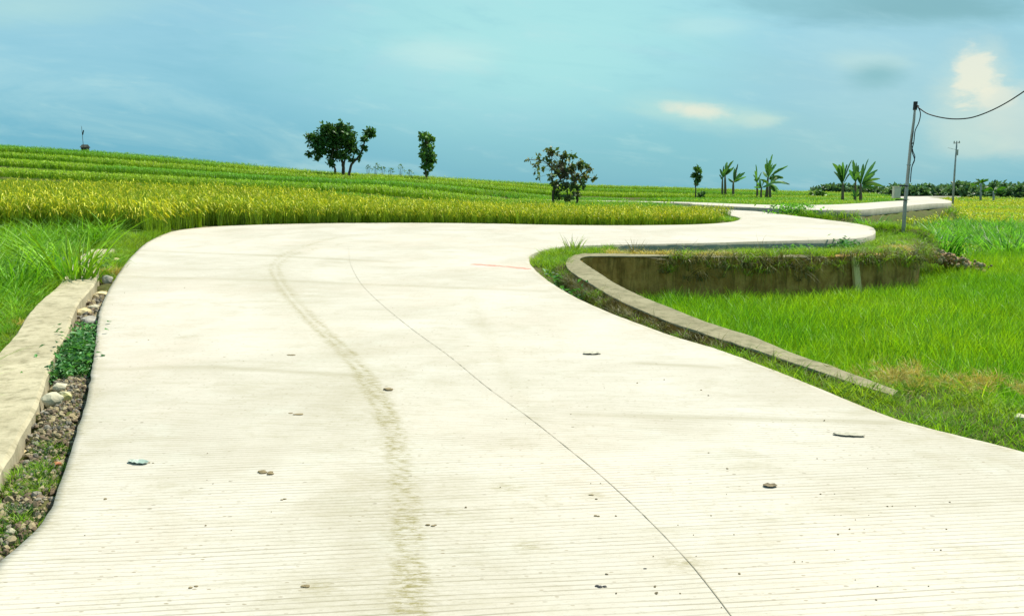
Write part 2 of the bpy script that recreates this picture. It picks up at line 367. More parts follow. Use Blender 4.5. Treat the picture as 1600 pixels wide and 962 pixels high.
M_dry = leaf('dry_grass', [(.40, .32, .06), (.28, .27, .05), (.50, .38, .10)], .3, .8)
M_dead = leaf('dead_grass', [(.13, .12, .04), (.17, .15, .05), (.09, .10, .03)], .3, .8)
M_weed = leaf('broad_weed', [(.06, .20, .045), (.09, .24, .055), (.045, .15, .04)], .4, 1.5)
M_tree = leaf('tree_leaf', [(.045, .13, .02), (.075, .17, .03), (.03, .09, .015)], .3, .8, bright=.35)
M_slim = leaf('slim_tree_leaf', [(.08, .19, .035), (.12, .23, .05), (.05, .13, .025)], .35, .9, bright=.4)
M_teak = leaf('big_leaf', [(.09, .16, .04), (.17, .15, .06), (.06, .12, .035)], .3, 2.2, bright=.4)
M_ban = leaf('banana_leaf', [(.07, .20, .04), (.11, .25, .06), (.05, .14, .03)], .4, .9, bright=.2)
M_wood = plain('distant_foliage', (.03, .075, .03), (.05, .10, .035), .8)
M_woodl = leaf('distant_wood_leaf', [(.09, .19, .07), (.14, .23, .09), (.07, .15, .06)], .3, .25, bright=.35)
M_bark = plain('bark', (.06, .045, .03), (.12, .09, .06), 5, .9)
M_stem = plain('banana_stem', (.11, .12, .05), (.17, .12, .07), 4, .7)
M_pole = plain('weathered_pole', (.30, .29, .27), (.42, .42, .40), 4, .75)
M_polem = plain('iron_pole', (.22, .25, .25), (.32, .34, .34), 4, .6)
M_black = plain('black_cable', (.015, .015, .017), (.03, .03, .03), 8, .6)
M_boxm = plain('cream_box', (.52, .50, .38), (.60, .57, .44), 6, .6)
def concrete_road():
    m_, t, b, pos = base_mat('road_concrete', .88, .2)
    s = t.new('ShaderNodeSeparateXYZ'); t.l.new(pos, s.inputs[0]); x, y = s.outputs[0], s.outputs[1]
    st = t.new('ShaderNodeAttribute', attribute_name='stain').outputs['Fac']
    tone = t.new('ShaderNodeAttribute', attribute_name='tone').outputs['Fac']
    big = t.noise(pos, .55, 5, .6, .5); mid_ = t.noise(pos, 3.0, 6, .6)
    streak = t.noise(t.scalev(pos, (1.2, 14, 1)), 1.6, 6, .65)
    fine = t.noise(pos, 60, 4, .6)
    c = t.mix(t.ramp(big, .35, .68), (.475, .435, .375), (.40, .36, .295))
    c = t.mix(t.ramp(streak, .48, .75, 0, .5), c, (.33, .30, .22))
    c = t.mix(t.ramp(mid_, .5, .8, 0, .4), c, (.50, .49, .43))
    c = t.mix(t.ramp(fine, .55, .8, 0, .25), c, (.25, .23, .17))
    c = t.mix(t.m('MULTIPLY', tone, .5), c, (.28, .25, .17))
    c = t.mix(t.ramp(t.noise(pos, .35, 4, .6), .45, .7, 0, .5), c, (.52, .445, .375))
    bl = t.noise(t.scalev(pos, (1.0, 1.8, 1)), 1.9, 9, .78, .3)
    c = t.mix(t.ramp(bl, .48, .70, 0, .5), c, (.32, .285, .20))
    g1 = t.noise(t.scalev(pos, (7, 26, 1)), 4.0, 5, .75)
    c = t.mix(t.ramp(g1, .54, .70, 0, .5), c, (.22, .20, .14))
    # tined grooves, about 35 mm apart, with dirt lying in them
    wob = t.m('MULTIPLY', t.m('SUBTRACT', t.noise(t.scalev(pos, (.5, 3, 1)), 1.0, 3, .5), .5), .06)
    ph = t.m('ADD', t.m('SUBTRACT', y, t.m('MULTIPLY', x, .10)), wob)
    w = t.m('SINE', t.m('MULTIPLY', ph, 2 * math.pi / .036))
    groove = t.ramp(w, .55, .98)
    gmask = t.ramp(t.noise(t.scalev(pos, (.9, 9, 1)), 1.3, 5, .65), .25, .75)
    gm = t.m('MULTIPLY', groove, gmask)
    c = t.mix(t.m('MULTIPLY', gm, t.ramp(y, 3, 8, .62, .12)), c, (.15, .125, .075))
    sn = t.noise(t.scalev(pos, (5, 16, 1)), 3.5, 8, .8)
    c = t.mix(t.m('MULTIPLY', st, t.ramp(sn, .42, .60, .12, 1.0)), c, (.21, .18, .075))
    v2 = t.new('ShaderNodeTexVoronoi', voronoi_dimensions='2D'); t.put(v2.inputs['Vector'], t.scalev(pos, (1, 2.2, 1))); v2.inputs['Scale'].default_value = 17
    s2 = t.new('ShaderNodeSeparateColor'); t.l.new(v2.outputs['Color'], s2.inputs[0])
    f2 = t.m('MULTIPLY', t.ramp(t.m('ADD', v2.outputs['Distance'], t.m('MULTIPLY', t.noise(pos, 70, 3), .12)), .25, .17), t.m('MULTIPLY', t.ramp(s2.outputs[0], .80, .86), t.ramp(t.noise(pos, 1.1, 5, .7),   .40, .56)))
    c = t.mix(t.m('MULTIPLY', f2, t.ramp(s2.outputs[1], 0, 1, .15, .7)), c, (.17, .13, .07))
    # flecks of mud and leaf
    vo = t.new('ShaderNodeTexVoronoi', voronoi_dimensions='2D'); t.put(vo.inputs['Vector'], t.scalev(pos, (1, 1.5, 1))); vo.inputs['Scale'].default_value = 7.5
    spk = t.m('MULTIPLY', t.ramp(t.m('ADD', vo.outputs['Distance'], t.m('MULTIPLY', t.noise(pos, 40, 3), .06)), .14, .09), t.ramp(t.noise(pos, 1.7, 4, .7), .50, .62))
    sel = t.new('ShaderNodeSeparateColor'); t.l.new(vo.outputs['Color'], sel.inputs[0])
    spk = t.m('MULTIPLY', spk, t.ramp(sel.outputs[0], .78, .85))
    c = t.mix(t.m('MULTIPLY', spk, t.ramp(sel.outputs[1], 0, 1, .15, .8)), c, (.10, .08, .045))
    t.put(b.inputs['Base Color'], c)
    h = t.m('ADD', t.m('MULTIPLY', groove, -.6), t.m('MULTIPLY', fine, .5)); bump(t, b, h, .35, .004)
    return m_
M_road = concrete_road()
def concrete_old(name, a, b_, moss, amt, sc=2.2):
    m_, t, b, pos = base_mat(name, .9, .2)
    n = t.noise(pos, sc, 7, .65, .4); c = t.mix(t.ramp(n, .3, .7), a, b_)
    st = t.noise(t.scalev(pos, (5, 5, .7)), 1.5, 6, .7)
    c = t.mix(t.ramp(st, .45, .7, 0, amt), c, moss)
    f = t.noise(pos, 35, 5, .65); c = t.mix(t.ramp(f, .5, .8, 0, .4), c, tuple(q * .45 for q in a))
    t.put(b.inputs['Base Color'], c); bump(t, b, t.m('ADD', f, n), .5, .012); return m_
M_cop = concrete_old('coping_concrete', (.19, .165, .095), (.26, .23, .14), (.10, .10, .045), .8)
M_kerb = concrete_old('kerb_concrete', (.33, .285, .185), (.45, .395, .27), (.17, .15, .085), .75)
M_wall = concrete_old('wall_concrete', (.27, .14, .03), (.50, .30, .09), (.10, .07, .015), .85, 3.5)
M_slab = concrete_old('slab_side', (.26, .25, .19), (.33, .31, .24), (.17, .18, .10), .6)
def soil():
    m_, t, b, pos = base_mat('field_soil', .95, .1)
    n = t.noise(pos, .8, 7, .65); n2 = t.noise(pos, 9, 6, .65)
    c = t.mix(t.ramp(n, .35, .65), (.075, .095, .02), (.10, .085, .04)); c = t.mix(t.ramp(n2, .45, .75, 0, .7), c, (.05, .075, .02))
    t.put(b.inputs['Base Color'], c); bump(t, b, n2, .8, .05); return m_
M_soil = soil()
# ------------------------------------------------------------------ ground
def axis(segs):
    o = [segs[0][0]]
    for a, b, st in segs: o += list(np.arange(a + st, b + st * .5, st))
    return np.array(o)
def geo_out(v, s, lim, k=1.25):
    o = []; 
    while v < lim: v += s; s *= k; o.append(v)
    return o
xs = axis([(-24, -6, .4), (-6, 13, .1), (13, 40, .35)]); xs = np.r_[-np.array(geo_out(24, .8, 4000))[::-1], xs, geo_out(40, .8, 4000)]
ys = axis([(-6, 1, .5), (1, 24, .1), (24, 34, .16), (34, 95, .3)]); ys = np.r_[-np.array(geo_out(6, 1.5, 300))[::-1], ys, geo_out(95, .8, 5000)]
GX, GY = np.meshgrid(xs, ys); GZ = ground(GX.ravel(), GY.ravel()).reshape(GX.shape)
def grid_faces(nr, nc):
    i = np.arange(nr - 1)[:, None] * nc + np.arange(nc - 1)[None]; i = i.ravel()
    return np.stack([i, i + 1, i + nc + 1, i + nc], 1)
go = mesh_obj('ground', np.stack([GX.ravel(), GY.ravel(), GZ.ravel()], 1), grid_faces(*GX.shape), [M_soil], smooth_=True)
tag(go, kind='structure')
def gz(X, Y):   # bilinear lookup
    X = np.atleast_1d(np.asarray(X, float)); Y = np.atleast_1d(np.asarray(Y, float))
    i = np.clip(np.searchsorted(xs, X) - 1, 0, len(xs) - 2); j = np.clip(np.searchsorted(ys, Y) - 1, 0, len(ys) - 2)
    a = (X - xs[i]) / (xs[i + 1] - xs[i]); b = (Y - ys[j]) / (ys[j + 1] - ys[j])
    return (GZ[j, i] * (1 - a) + GZ[j, i + 1] * a) * (1 - b) + (GZ[j + 1, i] * (1 - a) + GZ[j + 1, i + 1] * a) * b
# ------------------------------------------------------------------ roads
def strip(name, L, R_, nt, zf, thick, attr=True):
    ts = np.linspace(0, 1, nt); n = len(L)
    X = L[:, None, :] * (1 - ts)[None, :, None] + R_[:, None, :] * ts[None, :, None]
    x, y = X[..., 0].ravel(), X[..., 1].ravel(); z = zf(y) + .012 * (vnoise(x, y, .5) - .5)
    V_ = np.stack([x, y, z], 1); Fc = grid_faces(n, nt)
    il = np.arange(n) * nt; ir = il + nt - 1
    sk = []; vv = [V_]; base = len(V_); ff = [Fc[:, ::-1]]
    for idx, flip in ((il, 0), (ir, 1)):
        lo = V_[idx].copy(); lo[:, 2] -= thick; vv.append(lo); k = np.arange(n - 1)
        q = np.stack([idx[k], base + k, base + k + 1, idx[k + 1]], 1); ff.append(q[:, ::-1] if flip else q); base += n
    V2 = np.vstack(vv); F2 = np.vstack(ff); mi = np.r_[np.zeros(len(Fc)), np.ones(len(F2) - len(Fc))]
    at = None
    if attr:
        x, y = V2[:, 0], V2[:, 1]
        tr1 = smooth(XY([(520, 372), (455, 392), (430, 408), (424, 425), (440, 455), (480, 500), (540, 560), (575, 612), (598, 660), (612, 710), (622, 790), (628, 870), (630, 962)]), 60)
        tr2 = smooth(XY([(540, 380), (470, 394), (440, 410), (436, 425), (452, 452), (495, 500), (556, 560), (594, 612), (617, 660), (630, 710), (644, 790), (652, 870), (655, 962)]), 60)
        nz = .03 * (vnoise(x, y, 5) - .5)
        f1 = np.exp(-((dist_poly(x, y, tr1) + nz) / .032) ** 2); f2 = np.exp(-((dist_poly(x, y, tr2) + nz) / .028) ** 2)
        fade = np.interp(y, [3, 7, 11, 14], [.85, .8, .65, .5])
        br = smooth(XY([(735, 460), (760, 520), (800, 600), (840, 660)]), 30)
        f3 = .22 * np.exp(-(dist_poly(x, y, br) / .08) ** 2)
        wash = .22 * np.exp(-(dist_poly(x, y, tr1) / .45) ** 2)
        st = np.clip(np.maximum(f1, f2) * fade + f3 + wash, 0, 1)
        for (px, py, r) in ((795, 766, .06), (1068, 882, .07), (500, 920, .05), (930, 775, .05), (830, 860, .05), (700, 800, .05)):
            q = U_(px, py)[:2]; st = np.maximum(st, .7 * np.exp(-(((x - q[0]) / (1.6 * r)) ** 2 + ((y - q[1]) / r) ** 2)))
        de = np.minimum(dist_poly(x, y, L[::4]), dist_poly(x, y, R_[::4])); st = np.maximum(st, .55 * np.exp(-(de / (.03 + .09 * vnoise(x, y, 3))) ** 2) * (vnoise(x, y, 6) > .25))
        # pour lines across the slab
        tone = np.zeros(len(x))
        for pts, w_ in (([(225, 392), (400, 398), (620, 410)], .12), ([(190, 432), (430, 438), (640, 446), (850, 455)], .10), ([(150, 578), (330, 575), (560, 588)], .06), ([(900, 650), (1180, 655), (1390, 662)], .05), ([(1000, 568), (1120, 574)], .05)):
            tone = np.maximum(tone, np.exp(-(dist_poly(x, y, XY(pts)) / w_) ** 2))
        at = {'stain': st, 'tone': tone}
    o = mesh_obj(name, V2, F2, [M_road, M_slab], midx=mi, attrs=at)
    return tag(o, kind='structure')
road = strip('road', Ls, Rs, 130, zr, .2)
far_road = strip('far_road', far_n, far_f, 12, lambda y: zr(y) + .15, .27, False)
def ribbon(name, pts, w, mat, lift=.004, parent=None, wn=0.0):
    c = resample(smooth(pts, 200), .05); g = np.gradient(c, axis=0); g /= np.linalg.norm(g, axis=1)[:, None]; nn = np.stack([-g[:, 1], g[:, 0]], 1)
    ww = w * (1 + wn * (RNG.random(len(c)) - .5))[:, None] / 2
    a, b = c + nn * ww, c - nn * ww; v = np.vstack([a, b]); z = zr(v[:, 1]) + .012 * (vnoise(v[:, 0], v[:, 1], .5) - .5) + lift
    k = np.arange(len(c) - 1); n = len(c)
    o = mesh_obj(name, np.c_[v, z], np.stack([k + n, k + n + 1, k + 1, k], 1), [mat]); 
    if parent: o.parent = parent
    return o
M_joint = plain('joint_filler', (.20, .175, .12), (.34, .30, .22), 9)
M_redp = plain('red_chalk', (.62, .17, .13), (.60, .32, .24), 12)
cj = ribbon('joint_line', XY([(545, 388), (547, 410), (562, 440), (590, 470), (640, 512), (700, 556), (760, 604), (820, 650), (880, 698), (940, 748), (1000, 802), (1060, 868), (1100, 915), (1150, 975), (1200, 1045)]), .0036, M_joint, .003, road, 1.1)
tag(cj, 'thin dark curved joint between two lanes of concrete')
rp = ribbon('paint_line', XY([(738, 413), (765, 415), (795, 417), (828, 421)]), .13, M_redp, .003, road, .9)
tag(rp, 'faded red line painted across the pale concrete')
# low ledge at the foot of the raised far road
lg = MB()
lp = resample(far_n[52:90], n=40); g_ = np.gradient(lp, axis=0); g_ /= np.linalg.norm(g_, axis=1)[:, None]; nn = np.stack([g_[:, 1], -g_[:, 0]], 1)
A = lp + nn * .02; B = lp + nn * .38
vv = []; 
for q, zt in ((A, -.09), (B, -.12), (B, -.62)):
    vv += [(p_[0], p_[1], zr(p_[1]) + zt) for p_ in q]
n = len(lp); k = np.arange(n - 1)
ff = [(i, i + n, i + n + 1, i + 1) for i in k] + [(i + n, i + 2 * n, i + 2 * n + 1, i + n + 1) for i in k]
tag(mesh_obj('road_shoulder', vv, ff, [M_slab]), kind='structure')
# ------------------------------------------------------------------ kerb and walls
def solid_strip(name, A, B, za, zb_, depth, mat, parent=None, jit=.006, bev=.02):
    """closed bar between plan lines A and B, top at z, bottom at z-depth, worn edges"""
    n = len(A); A = np.array(A); B = np.array(B); d = (B - A); d /= np.linalg.norm(d, axis=1)[:, None]
    rows = [(A, za - depth), (A, za - bev), (A + d * bev, za), (B - d * bev, zb_), (B, zb_ - bev), (B, zb_ - depth)]
    v = []
    for q, z in rows:
        z = np.broadcast_to(z, n); jx = jit * (RNG.random((n, 3)) - .5) * 2
        jx = (jx + np.roll(jx, 1, 0)) / 2
        v.append(np.c_[q, z] + jx)
    m = len(rows); v = np.vstack(v); f = []
    for r in range(m):
        r2 = (r + 1) % m
        f += [(r * n + i, r * n + i + 1, r2 * n + i + 1, r2 * n + i) for i in range(n - 1)]
    f += [tuple(r * n for r in range(m)), tuple(r * n + n - 1 for r in range(m))[::-1]]
    return mesh_obj(name, v, f, [mat], parent)
ks = resample(kr, n=170); ksl = resample(kl, n=170)
kerb = solid_strip('kerb_wall', ks, ksl, zr(ks[:, 1]) - .005 + .02 * (vnoise(ks[:, 0], ks[:, 1], 2) - .5), zr(ksl[:, 1]) - .005, .34, M_kerb, jit=.005, bev=.022)
tag(kerb, 'broad pale concrete kerb wall along the left gutter', 'kerb')
rw = empty('retaining_wall', (inner[60][0], inner[60][1], -.7), 'curved mossy concrete retaining wall around the green paddy', 'wall')
bpy.context.view_layer.update()
off = np.array(rw.location)
cut = 168
zi = wall_top(inner[:, 1], inner[:, 0]); zo = wall_top(outer[:, 1], outer[:, 0])
_dp = .09 * np.exp(-np.arange(240) / 9.0); zi = zi - _dp; zo = zo - _dp
cop = solid_strip('coping', outer[1:cut], inner[1:cut], zo[1:cut], zi[1:cut], .02, M_cop, rw, .004, .006); 
bd_o = outer * .94 + inner * .06; bd_i = inner * .95 + outer * .05
body = solid_strip('wall_body', bd_o[2:], bd_i[2:], np.where(np.arange(240) < cut, zo - .022, zo - .004)[2:], np.where(np.arange(240) < cut, zi - .022, zi - .004)[2:], .85, M_wall, rw, .006, .012)
tag(cop, 'weathered olive grey flat top of the near curve')
# pale vertical rib on the far face
kk = int(np.argmin(np.abs(inner[:, 0] - (1311 - 800) / F * 17.4) + (inner[:, 1] < 15) * 9)); pb = MB()
tdir = inner[kk + 1] - inner[kk - 1]; tdir /= np.linalg.norm(tdir); ndir = np.array([tdir[1], -tdir[0]])
ct = inner[kk] + ndir * .02; zt_ = zi[kk] - .01
pb.add([(*(ct - tdir * .08), zt_), (*(ct + tdir * .07), zt_), (*(ct + tdir * .20 + ndir * .07), -.75), (*(ct + tdir * .02 + ndir * .07), -.75),
        (*(ct - tdir * .08 + ndir * .05), zt_), (*(ct + tdir * .07 + ndir * .05), zt_), (*(ct + tdir * .20 + ndir * .15), -.75), (*(ct + tdir * .02 + ndir * .15), -.75)],
       [(0, 1, 2, 3), (7, 6, 5, 4), (0, 4, 5, 1), (1, 5, 6, 2), (3, 2, 6, 7), (0, 3, 7, 4)])
M_rib = concrete_old('rib_mortar', (.62, .46, .20), (.72, .56, .28), (.35, .27, .10), .5)
pil = pb.build('pilaster', M_rib, rw)
for o_ in (cop, body, pil):
    o_.data.transform(__import__('mathutils').Matrix.Translation(-Vector(off)))
# ------------------------------------------------------------------ scattered plants (geometry nodes, uncountable stuff)
def leaf_tones(me, tones):
    a = me.attributes.new('tone_of_leaf', 'FLOAT', 'POINT'); a.data.foreach_set('value', np.asarray(tones, np.float32)); return me
def clump(name, n, h, w, rad, lean, curl, droop, mats, segs=4, heads=0.0, hw=.02, hl=.16, seed=0, wind=.0):
    r = np.random.default_rng(seed + 100); V_, Fc, mi = [], [], []; b = 0; tn = []
    for i in range(n):
        tn += [tone_ if i else 0] * (len(V_) - len(tn)); tone_ = r.random()
        a = r.random() * 6.283; rr = rad * math.sqrt(r.random()); x0, y0 = rr * math.cos(a), rr * math.sin(a)
        az = a + r.normal() * .8; H = h * (.65 + .45 * r.random()); ln = lean * (.3 + r.random()); cu = curl * (.3 + r.random()); dr = droop * r.random() * 1.2
        sa = az + 1.57 + r.normal() * .9; sx, sy = math.cos(sa), math.sin(sa); ca, sn = math.cos(az), math.sin(az); ww = w * (.7 + .6 * r.random())
        def pt(s): 
            q = (ln * s + cu * s * s) * H; return x0 + ca * q + wind * s * s * H, y0 + sn * q, H * (s - dr * s * s * s)
        for k in range(segs + 1):
            s = k / segs; p = pt(s); wd_ = ww * (1 - s ** 1.6 * .93) / 2
            V_ += [(p[0] - sx * wd_, p[1] - sy * wd_, p[2]), (p[0] + sx * wd_, p[1] + sy * wd_, p[2])]
        for k in range(segs): Fc.append((b + 2 * k, b + 2 * k + 1, b + 2 * k + 3, b + 2 * k + 2)); mi.append(0)
        b += 2 * segs + 2
        if r.random() < heads:
            s0 = .82; p0 = pt(s0); hx = hl * (.7 + .6 * r.random()); 
            for k in range(4):
                s = k / 3; q = hx * s * .8; z = p0[2] + hx * (.45 * s - .95 * s * s); wd_ = hw * (.5 + math.sin(min(1, s + .12) * 2.7) * .6) / 2
                x, y = p0[0] + ca * q + wind * q, p0[1] + sn * q
                V_ += [(x - sx * wd_, y - sy * wd_, z), (x + sx * wd_, y + sy * wd_, z)]
            for k in range(3): Fc.append((b + 2 * k, b + 2 * k + 1, b + 2 * k + 3, b + 2 * k + 2)); mi.append(1)
            b += 8
    me = bpy.data.meshes.new(name); me.from_pydata(V_, [], Fc)
    for m_ in mats: me.materials.append(m_)
    me.polygons.foreach_set('material_index', np.array(mi, np.int32)); me.update(); tn += [tone_] * (len(V_) - len(tn))
    return leaf_tones(me, tn)
def leafy(name, n, h, size, rad, mat, seed=0):
    r = np.random.default_rng(seed + 500); V_, Fc = [], []; b = 0
    for i in range(n):
        c = Vector((r.normal() * rad * .5, r.normal() * rad * .5, h * (.1 + .9 * r.random()))); d = Vector((r.normal(), r.normal(), .3 * r.normal() - .1)).normalized()
        sd_ = d.cross(Vector((0, 0, 1))).normalized(); sd_ = (sd_ + Vector((0, 0, r.normal() * .4))).normalized(); s = size * (.6 + .8 * r.random())
        V_ += [c, c + d * s * .5 + sd_ * s * .3 + Vector((0, 0, .1 * s)), c + d * s - Vector((0, 0, .15 * s)), c + d * s * .5 - sd_ * s * .3 + Vector((0, 0, .1 * s))]
        Fc.append((b, b + 1, b + 2, b + 3)); b += 4
    me = bpy.data.meshes.new(name); me.from_pydata([tuple(v) for v in V_], [], Fc); me.materials.append(mat); me.update(); return leaf_tones(me, np.repeat(r.random(n), 4))
def rock_mesh(name, mat, seed, sub=2, flat=.7, ang=.28):
    import bmesh
    bm = bmesh.new(); bmesh.ops.create_icosphere(bm, subdivisions=sub, radius=.5); r = random.Random(seed); o = Vector((r.random() * 50, r.random() * 50, r.random() * 50))
    sc = Vector((1, .7 + .3 * r.random(), flat * (.7 + .5 * r.random())))
    planes = [(Vector((r.gauss(0, 1), r.gauss(0, 1), r.gauss(0, 1))).normalized(), .3 + .14 * r.random()) for _ in range(7)]
    for v in bm.verts:
        c = v.co.copy()
        for nrm, dd_ in planes:
            e = c.dot(nrm) - dd_
            if e > 0: c -= nrm * e * .85
        c *= 1 + ang * mnoise.noise(v.co * 3.1 + o); v.co = Vector((c.x * sc.x, c.y * sc.y, c.z * sc.z))
    me = bpy.data.meshes.new(name); bm.to_mesh(me); bm.free(); me.materials.append(mat); return me
def scatter(name, protos, pts, scl, cat_label=None, idx=None, rot=None, sclz=None, tiltmax=.12):
    pts = np.asarray(pts, np.float32); n = len(pts)
    me = bpy.data.meshes.new(name); me.vertices.add(n); me.vertices.foreach_set('co', pts.ravel()); me.update()
    if rot is None: rot = np.stack([RNG.normal(size=n) * tiltmax * .5, RNG.normal(size=n) * tiltmax * .5, RNG.random(n) * 6.283], 1)
    s3 = np.stack([scl, scl, scl if sclz is None else sclz], 1)
    idx = RNG.integers(0, len(protos), n) if idx is None else idx
    a = me.attributes.new('rot', 'FLOAT_VECTOR', 'POINT'); a.data.foreach_set('vector', rot.astype(np.float32).ravel())
    a = me.attributes.new('scl', 'FLOAT_VECTOR', 'POINT'); a.data.foreach_set('vector', s3.astype(np.float32).ravel())
    a = me.attributes.new('idx', 'INT', 'POINT'); a.data.foreach_set('value', idx.astype(np.int32))
    o = bpy.data.objects.new(name, me); C.objects.link(o); tag(o, kind='stuff')
    col = bpy.data.collections.new(name + '_kinds')
    for i, p_ in enumerate(protos):
        q = bpy.data.objects.new('%s_kind_%02d' % (name, i), p_); col.objects.link(q)
    ng = bpy.data.node_groups.new(name, 'GeometryNodeTree'); ng.interface.new_socket('Geometry', in_out='INPUT', socket_type='NodeSocketGeometry'); ng.interface.new_socket('Geometry', in_out='OUTPUT', socket_type='NodeSocketGeometry')
    N, Lk = ng.nodes, ng.links; gi = N.new('NodeGroupInput'); gout = N.new('NodeGroupOutput'); ip = N.new('GeometryNodeInstanceOnPoints')
    cin = N.new('GeometryNodeCollectionInfo'); cin.inputs[0].default_value = col; cin.inputs['Separate Children'].default_value = True; cin.inputs['Reset Children'].default_value = True
    def na(nm, dt):
        q = N.new('GeometryNodeInputNamedAttribute'); q.data_type = dt; q.inputs['Name'].default_value = nm; return q.outputs['Attribute']
    Lk.new(gi.outputs[0], ip.inputs['Points']); Lk.new(cin.outputs[0], ip.inputs['Instance']); ip.inputs['Pick Instance'].default_value = True
    Lk.new(na('idx', 'INT'), ip.inputs['Instance Index']); Lk.new(na('rot', 'FLOAT_VECTOR'), ip.inputs['Rotation']); Lk.new(na('scl', 'FLOAT_VECTOR'), ip.inputs['Scale'])
    Lk.new(ip.outputs[0], gout.inputs[0]); md_ = o.modifiers.new('scatter', 'NODES'); md_.node_group = ng
    return o
def cand(x0, x1, y0, y1, step, margin=3.0):
    gx, gy = np.meshgrid(np.arange(x0, x1, step), np.arange(y0, y1, step)); x = gx.ravel(); y = gy.ravel()
    x = x + (RNG.random(len(x)) - .5) * step * .95; y = y + (RNG.random(len(y)) - .5) * step * .95
    k = (np.abs(x) < .66 * y + margin); return x[k], y[k]
def off_road(x, y, m=.08):
    k = ~inside(x, y, near_poly[::2]) & ~inside(x, y, far_poly) & ~inside(x, y, kerb_poly)
    d = np.minimum(dist_poly(x, y, Ls[::5]), dist_poly(x, y, Rs[::5])); return k & (d > m) & (np.minimum(dist_poly(x, y, far_n[::3]), dist_poly(x, y, far_f[::3])) > m)
EDGE_N = [f for f in ()]
# golden rice beside the road
def rice_gap(x, y): return dist_poly(x, y, Ls[::5])
gold = [clump('golden_%d' % i, 30, 1.0, .014, .10, .05, .14, .25, [M_rice_g, M_rice_y], 5, .6, .022, .17, i, .05) for i in range(4)]
x, y = cand(-32, 12, 15, 50, .20)
_, t = bench(x, y)
gold_line = lambda x: np.interp(x, [-25, -12, -3, 4, 12], [33.6, 33, 31.5, 30.5, 31.5])
hp = Ls[(Ls[:, 1] > 20)]
k = off_road(x, y, .12) & ~inside(x, y, low_poly) & (y < gold_line(x)) & ((x < -6.6) | (y > 22))
kg = k & (dist_poly(x, y, kl[::5]) > 1.6)
kg &= (y > np.interp(x, [-30, -12, -9.2, -7.8, -6.9], [13.5, 15.5, 17, 18.4, 20]))
kg &= ~((x > 7.0) & (y < 30))
x, y = x[kg], y[kg]; kd_ = inside(x, y, np.vstack([hp, [[0, 60]], [[-40, 60]], [[-40, 12]]])) ; 
x, y = x[kd_], y[kd_]
scatter('golden_rice', gold, np.stack([x, y, gz(x, y) - .02], 1), (.85 + .25 * RNG.random(len(x))) * np.interp(x, [-9, 0, 6], [1.08, .78, .62]), tiltmax=.14)
# terraces above
ter = [clump('terrace_%d' % i, 30, .70, .022, .24, .12, .2, .35, [M_terr, M_terr_y], 3, .55, .035, .16, 20 + i) for i in range(4)]
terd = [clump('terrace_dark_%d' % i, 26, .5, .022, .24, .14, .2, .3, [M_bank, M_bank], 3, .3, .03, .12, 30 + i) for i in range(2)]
x1, y1 = cand(-75, 60, 31, 60, .32, 6); x2, y2 = cand(-90, 80, 60, 80, .42, 6); x = np.r_[x1, x2]; y = np.r_[y1, y2]
k = off_road(x, y, .5) & ~inside(x, y, low_poly) & (y > gold_line(x) - .1); x, y = x[k], y[k]
h_, t_, u_, fl_, fr = benches(x, y)
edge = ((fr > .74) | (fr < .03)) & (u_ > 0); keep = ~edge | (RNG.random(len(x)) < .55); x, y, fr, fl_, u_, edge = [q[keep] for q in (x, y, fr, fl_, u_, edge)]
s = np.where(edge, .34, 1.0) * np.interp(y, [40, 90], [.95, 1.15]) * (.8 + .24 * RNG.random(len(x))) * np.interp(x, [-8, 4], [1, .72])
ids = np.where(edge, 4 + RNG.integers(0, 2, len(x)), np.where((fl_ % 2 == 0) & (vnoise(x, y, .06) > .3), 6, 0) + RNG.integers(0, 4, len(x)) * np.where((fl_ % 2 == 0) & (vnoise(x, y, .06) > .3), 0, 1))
terg = [clump('terrace_green_0', 32, .68, .022, .24, .12, .2, .35, [M_terr, M_terr2], 3, .55, .035, .16, 38)]
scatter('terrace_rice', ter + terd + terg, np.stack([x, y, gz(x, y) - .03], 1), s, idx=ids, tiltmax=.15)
# bright young paddy on the right
pad = [clump('paddy_%d' % i, 15, .54, .0135, .07, .16, .24, .25, [M_paddy], 4, seed=40 + i, wind=.06) for i in range(5)]
x, y = cand(-2, 26, 1.0, 26, .125, 5.0)
front = np.interp(x, [-5, 10, 12.2, 14, 25], [21, 20.8, 21.2, 24, 27])
k = inside(x, y, low_poly) & (dist_poly(x, y, low_edge[::2]) > .24) & (y < front); x, y = x[k], y[k]
lowg = dist_poly(x, y, inner[120:])
scatter('young_rice', pad, np.stack([x, y, gz(x, y) - .02], 1), (.62 + .3 * RNG.random(len(x)) + .35 * vnoise(x, y, 1.6)) * np.interp(lowg, [0, 1.2], [.8, 1]), tiltmax=.15)
# cane-like grass and the fields beyond on the right
cane = [clump('cane_%d' % i, 34, .8, .04, .3, .35, .45, .5, [M_cane], 5, seed=60 + i) for i in range(4)]
x, y = cand(9, 40, 20, 40, .5, 4)
dens = vnoise(x, y, .45); fr_ = np.interp(x, [5, 11, 12.5, 15, 25], [22, 22, 22.5, 24.6, 27])
k = inside(x, y, low_poly) & (y > fr_) & (y < 37 + 3 * dens) & (dens > .22) & off_road(x, y, .8) & (dist_poly(x, y, low_edge[::2]) > .5)
x, y, dd_ = x[k], y[k], dens[k]
scatter('cane_grass', cane, np.stack([x, y, gz(x, y) - .03], 1), np.clip(.45 + .75 * dd_, .4, 1.05) * np.interp(x, [11, 17], [.7, 1.0]), tiltmax=.2)
lowf = [clump('field_%d' % i, 26, .42, .025, .26, .15, .2, .3, [M_terr, M_terr_y], 3, .8, .035, .12, 80 + i) for i in range(3)]
yel = [clump('yfield_%d' % i, 26, .42, .03, .26, .15, .2, .3, [M_terr_y, M_rice_y], 3, .8, .04, .14, 90 + i) for i in range(3)]
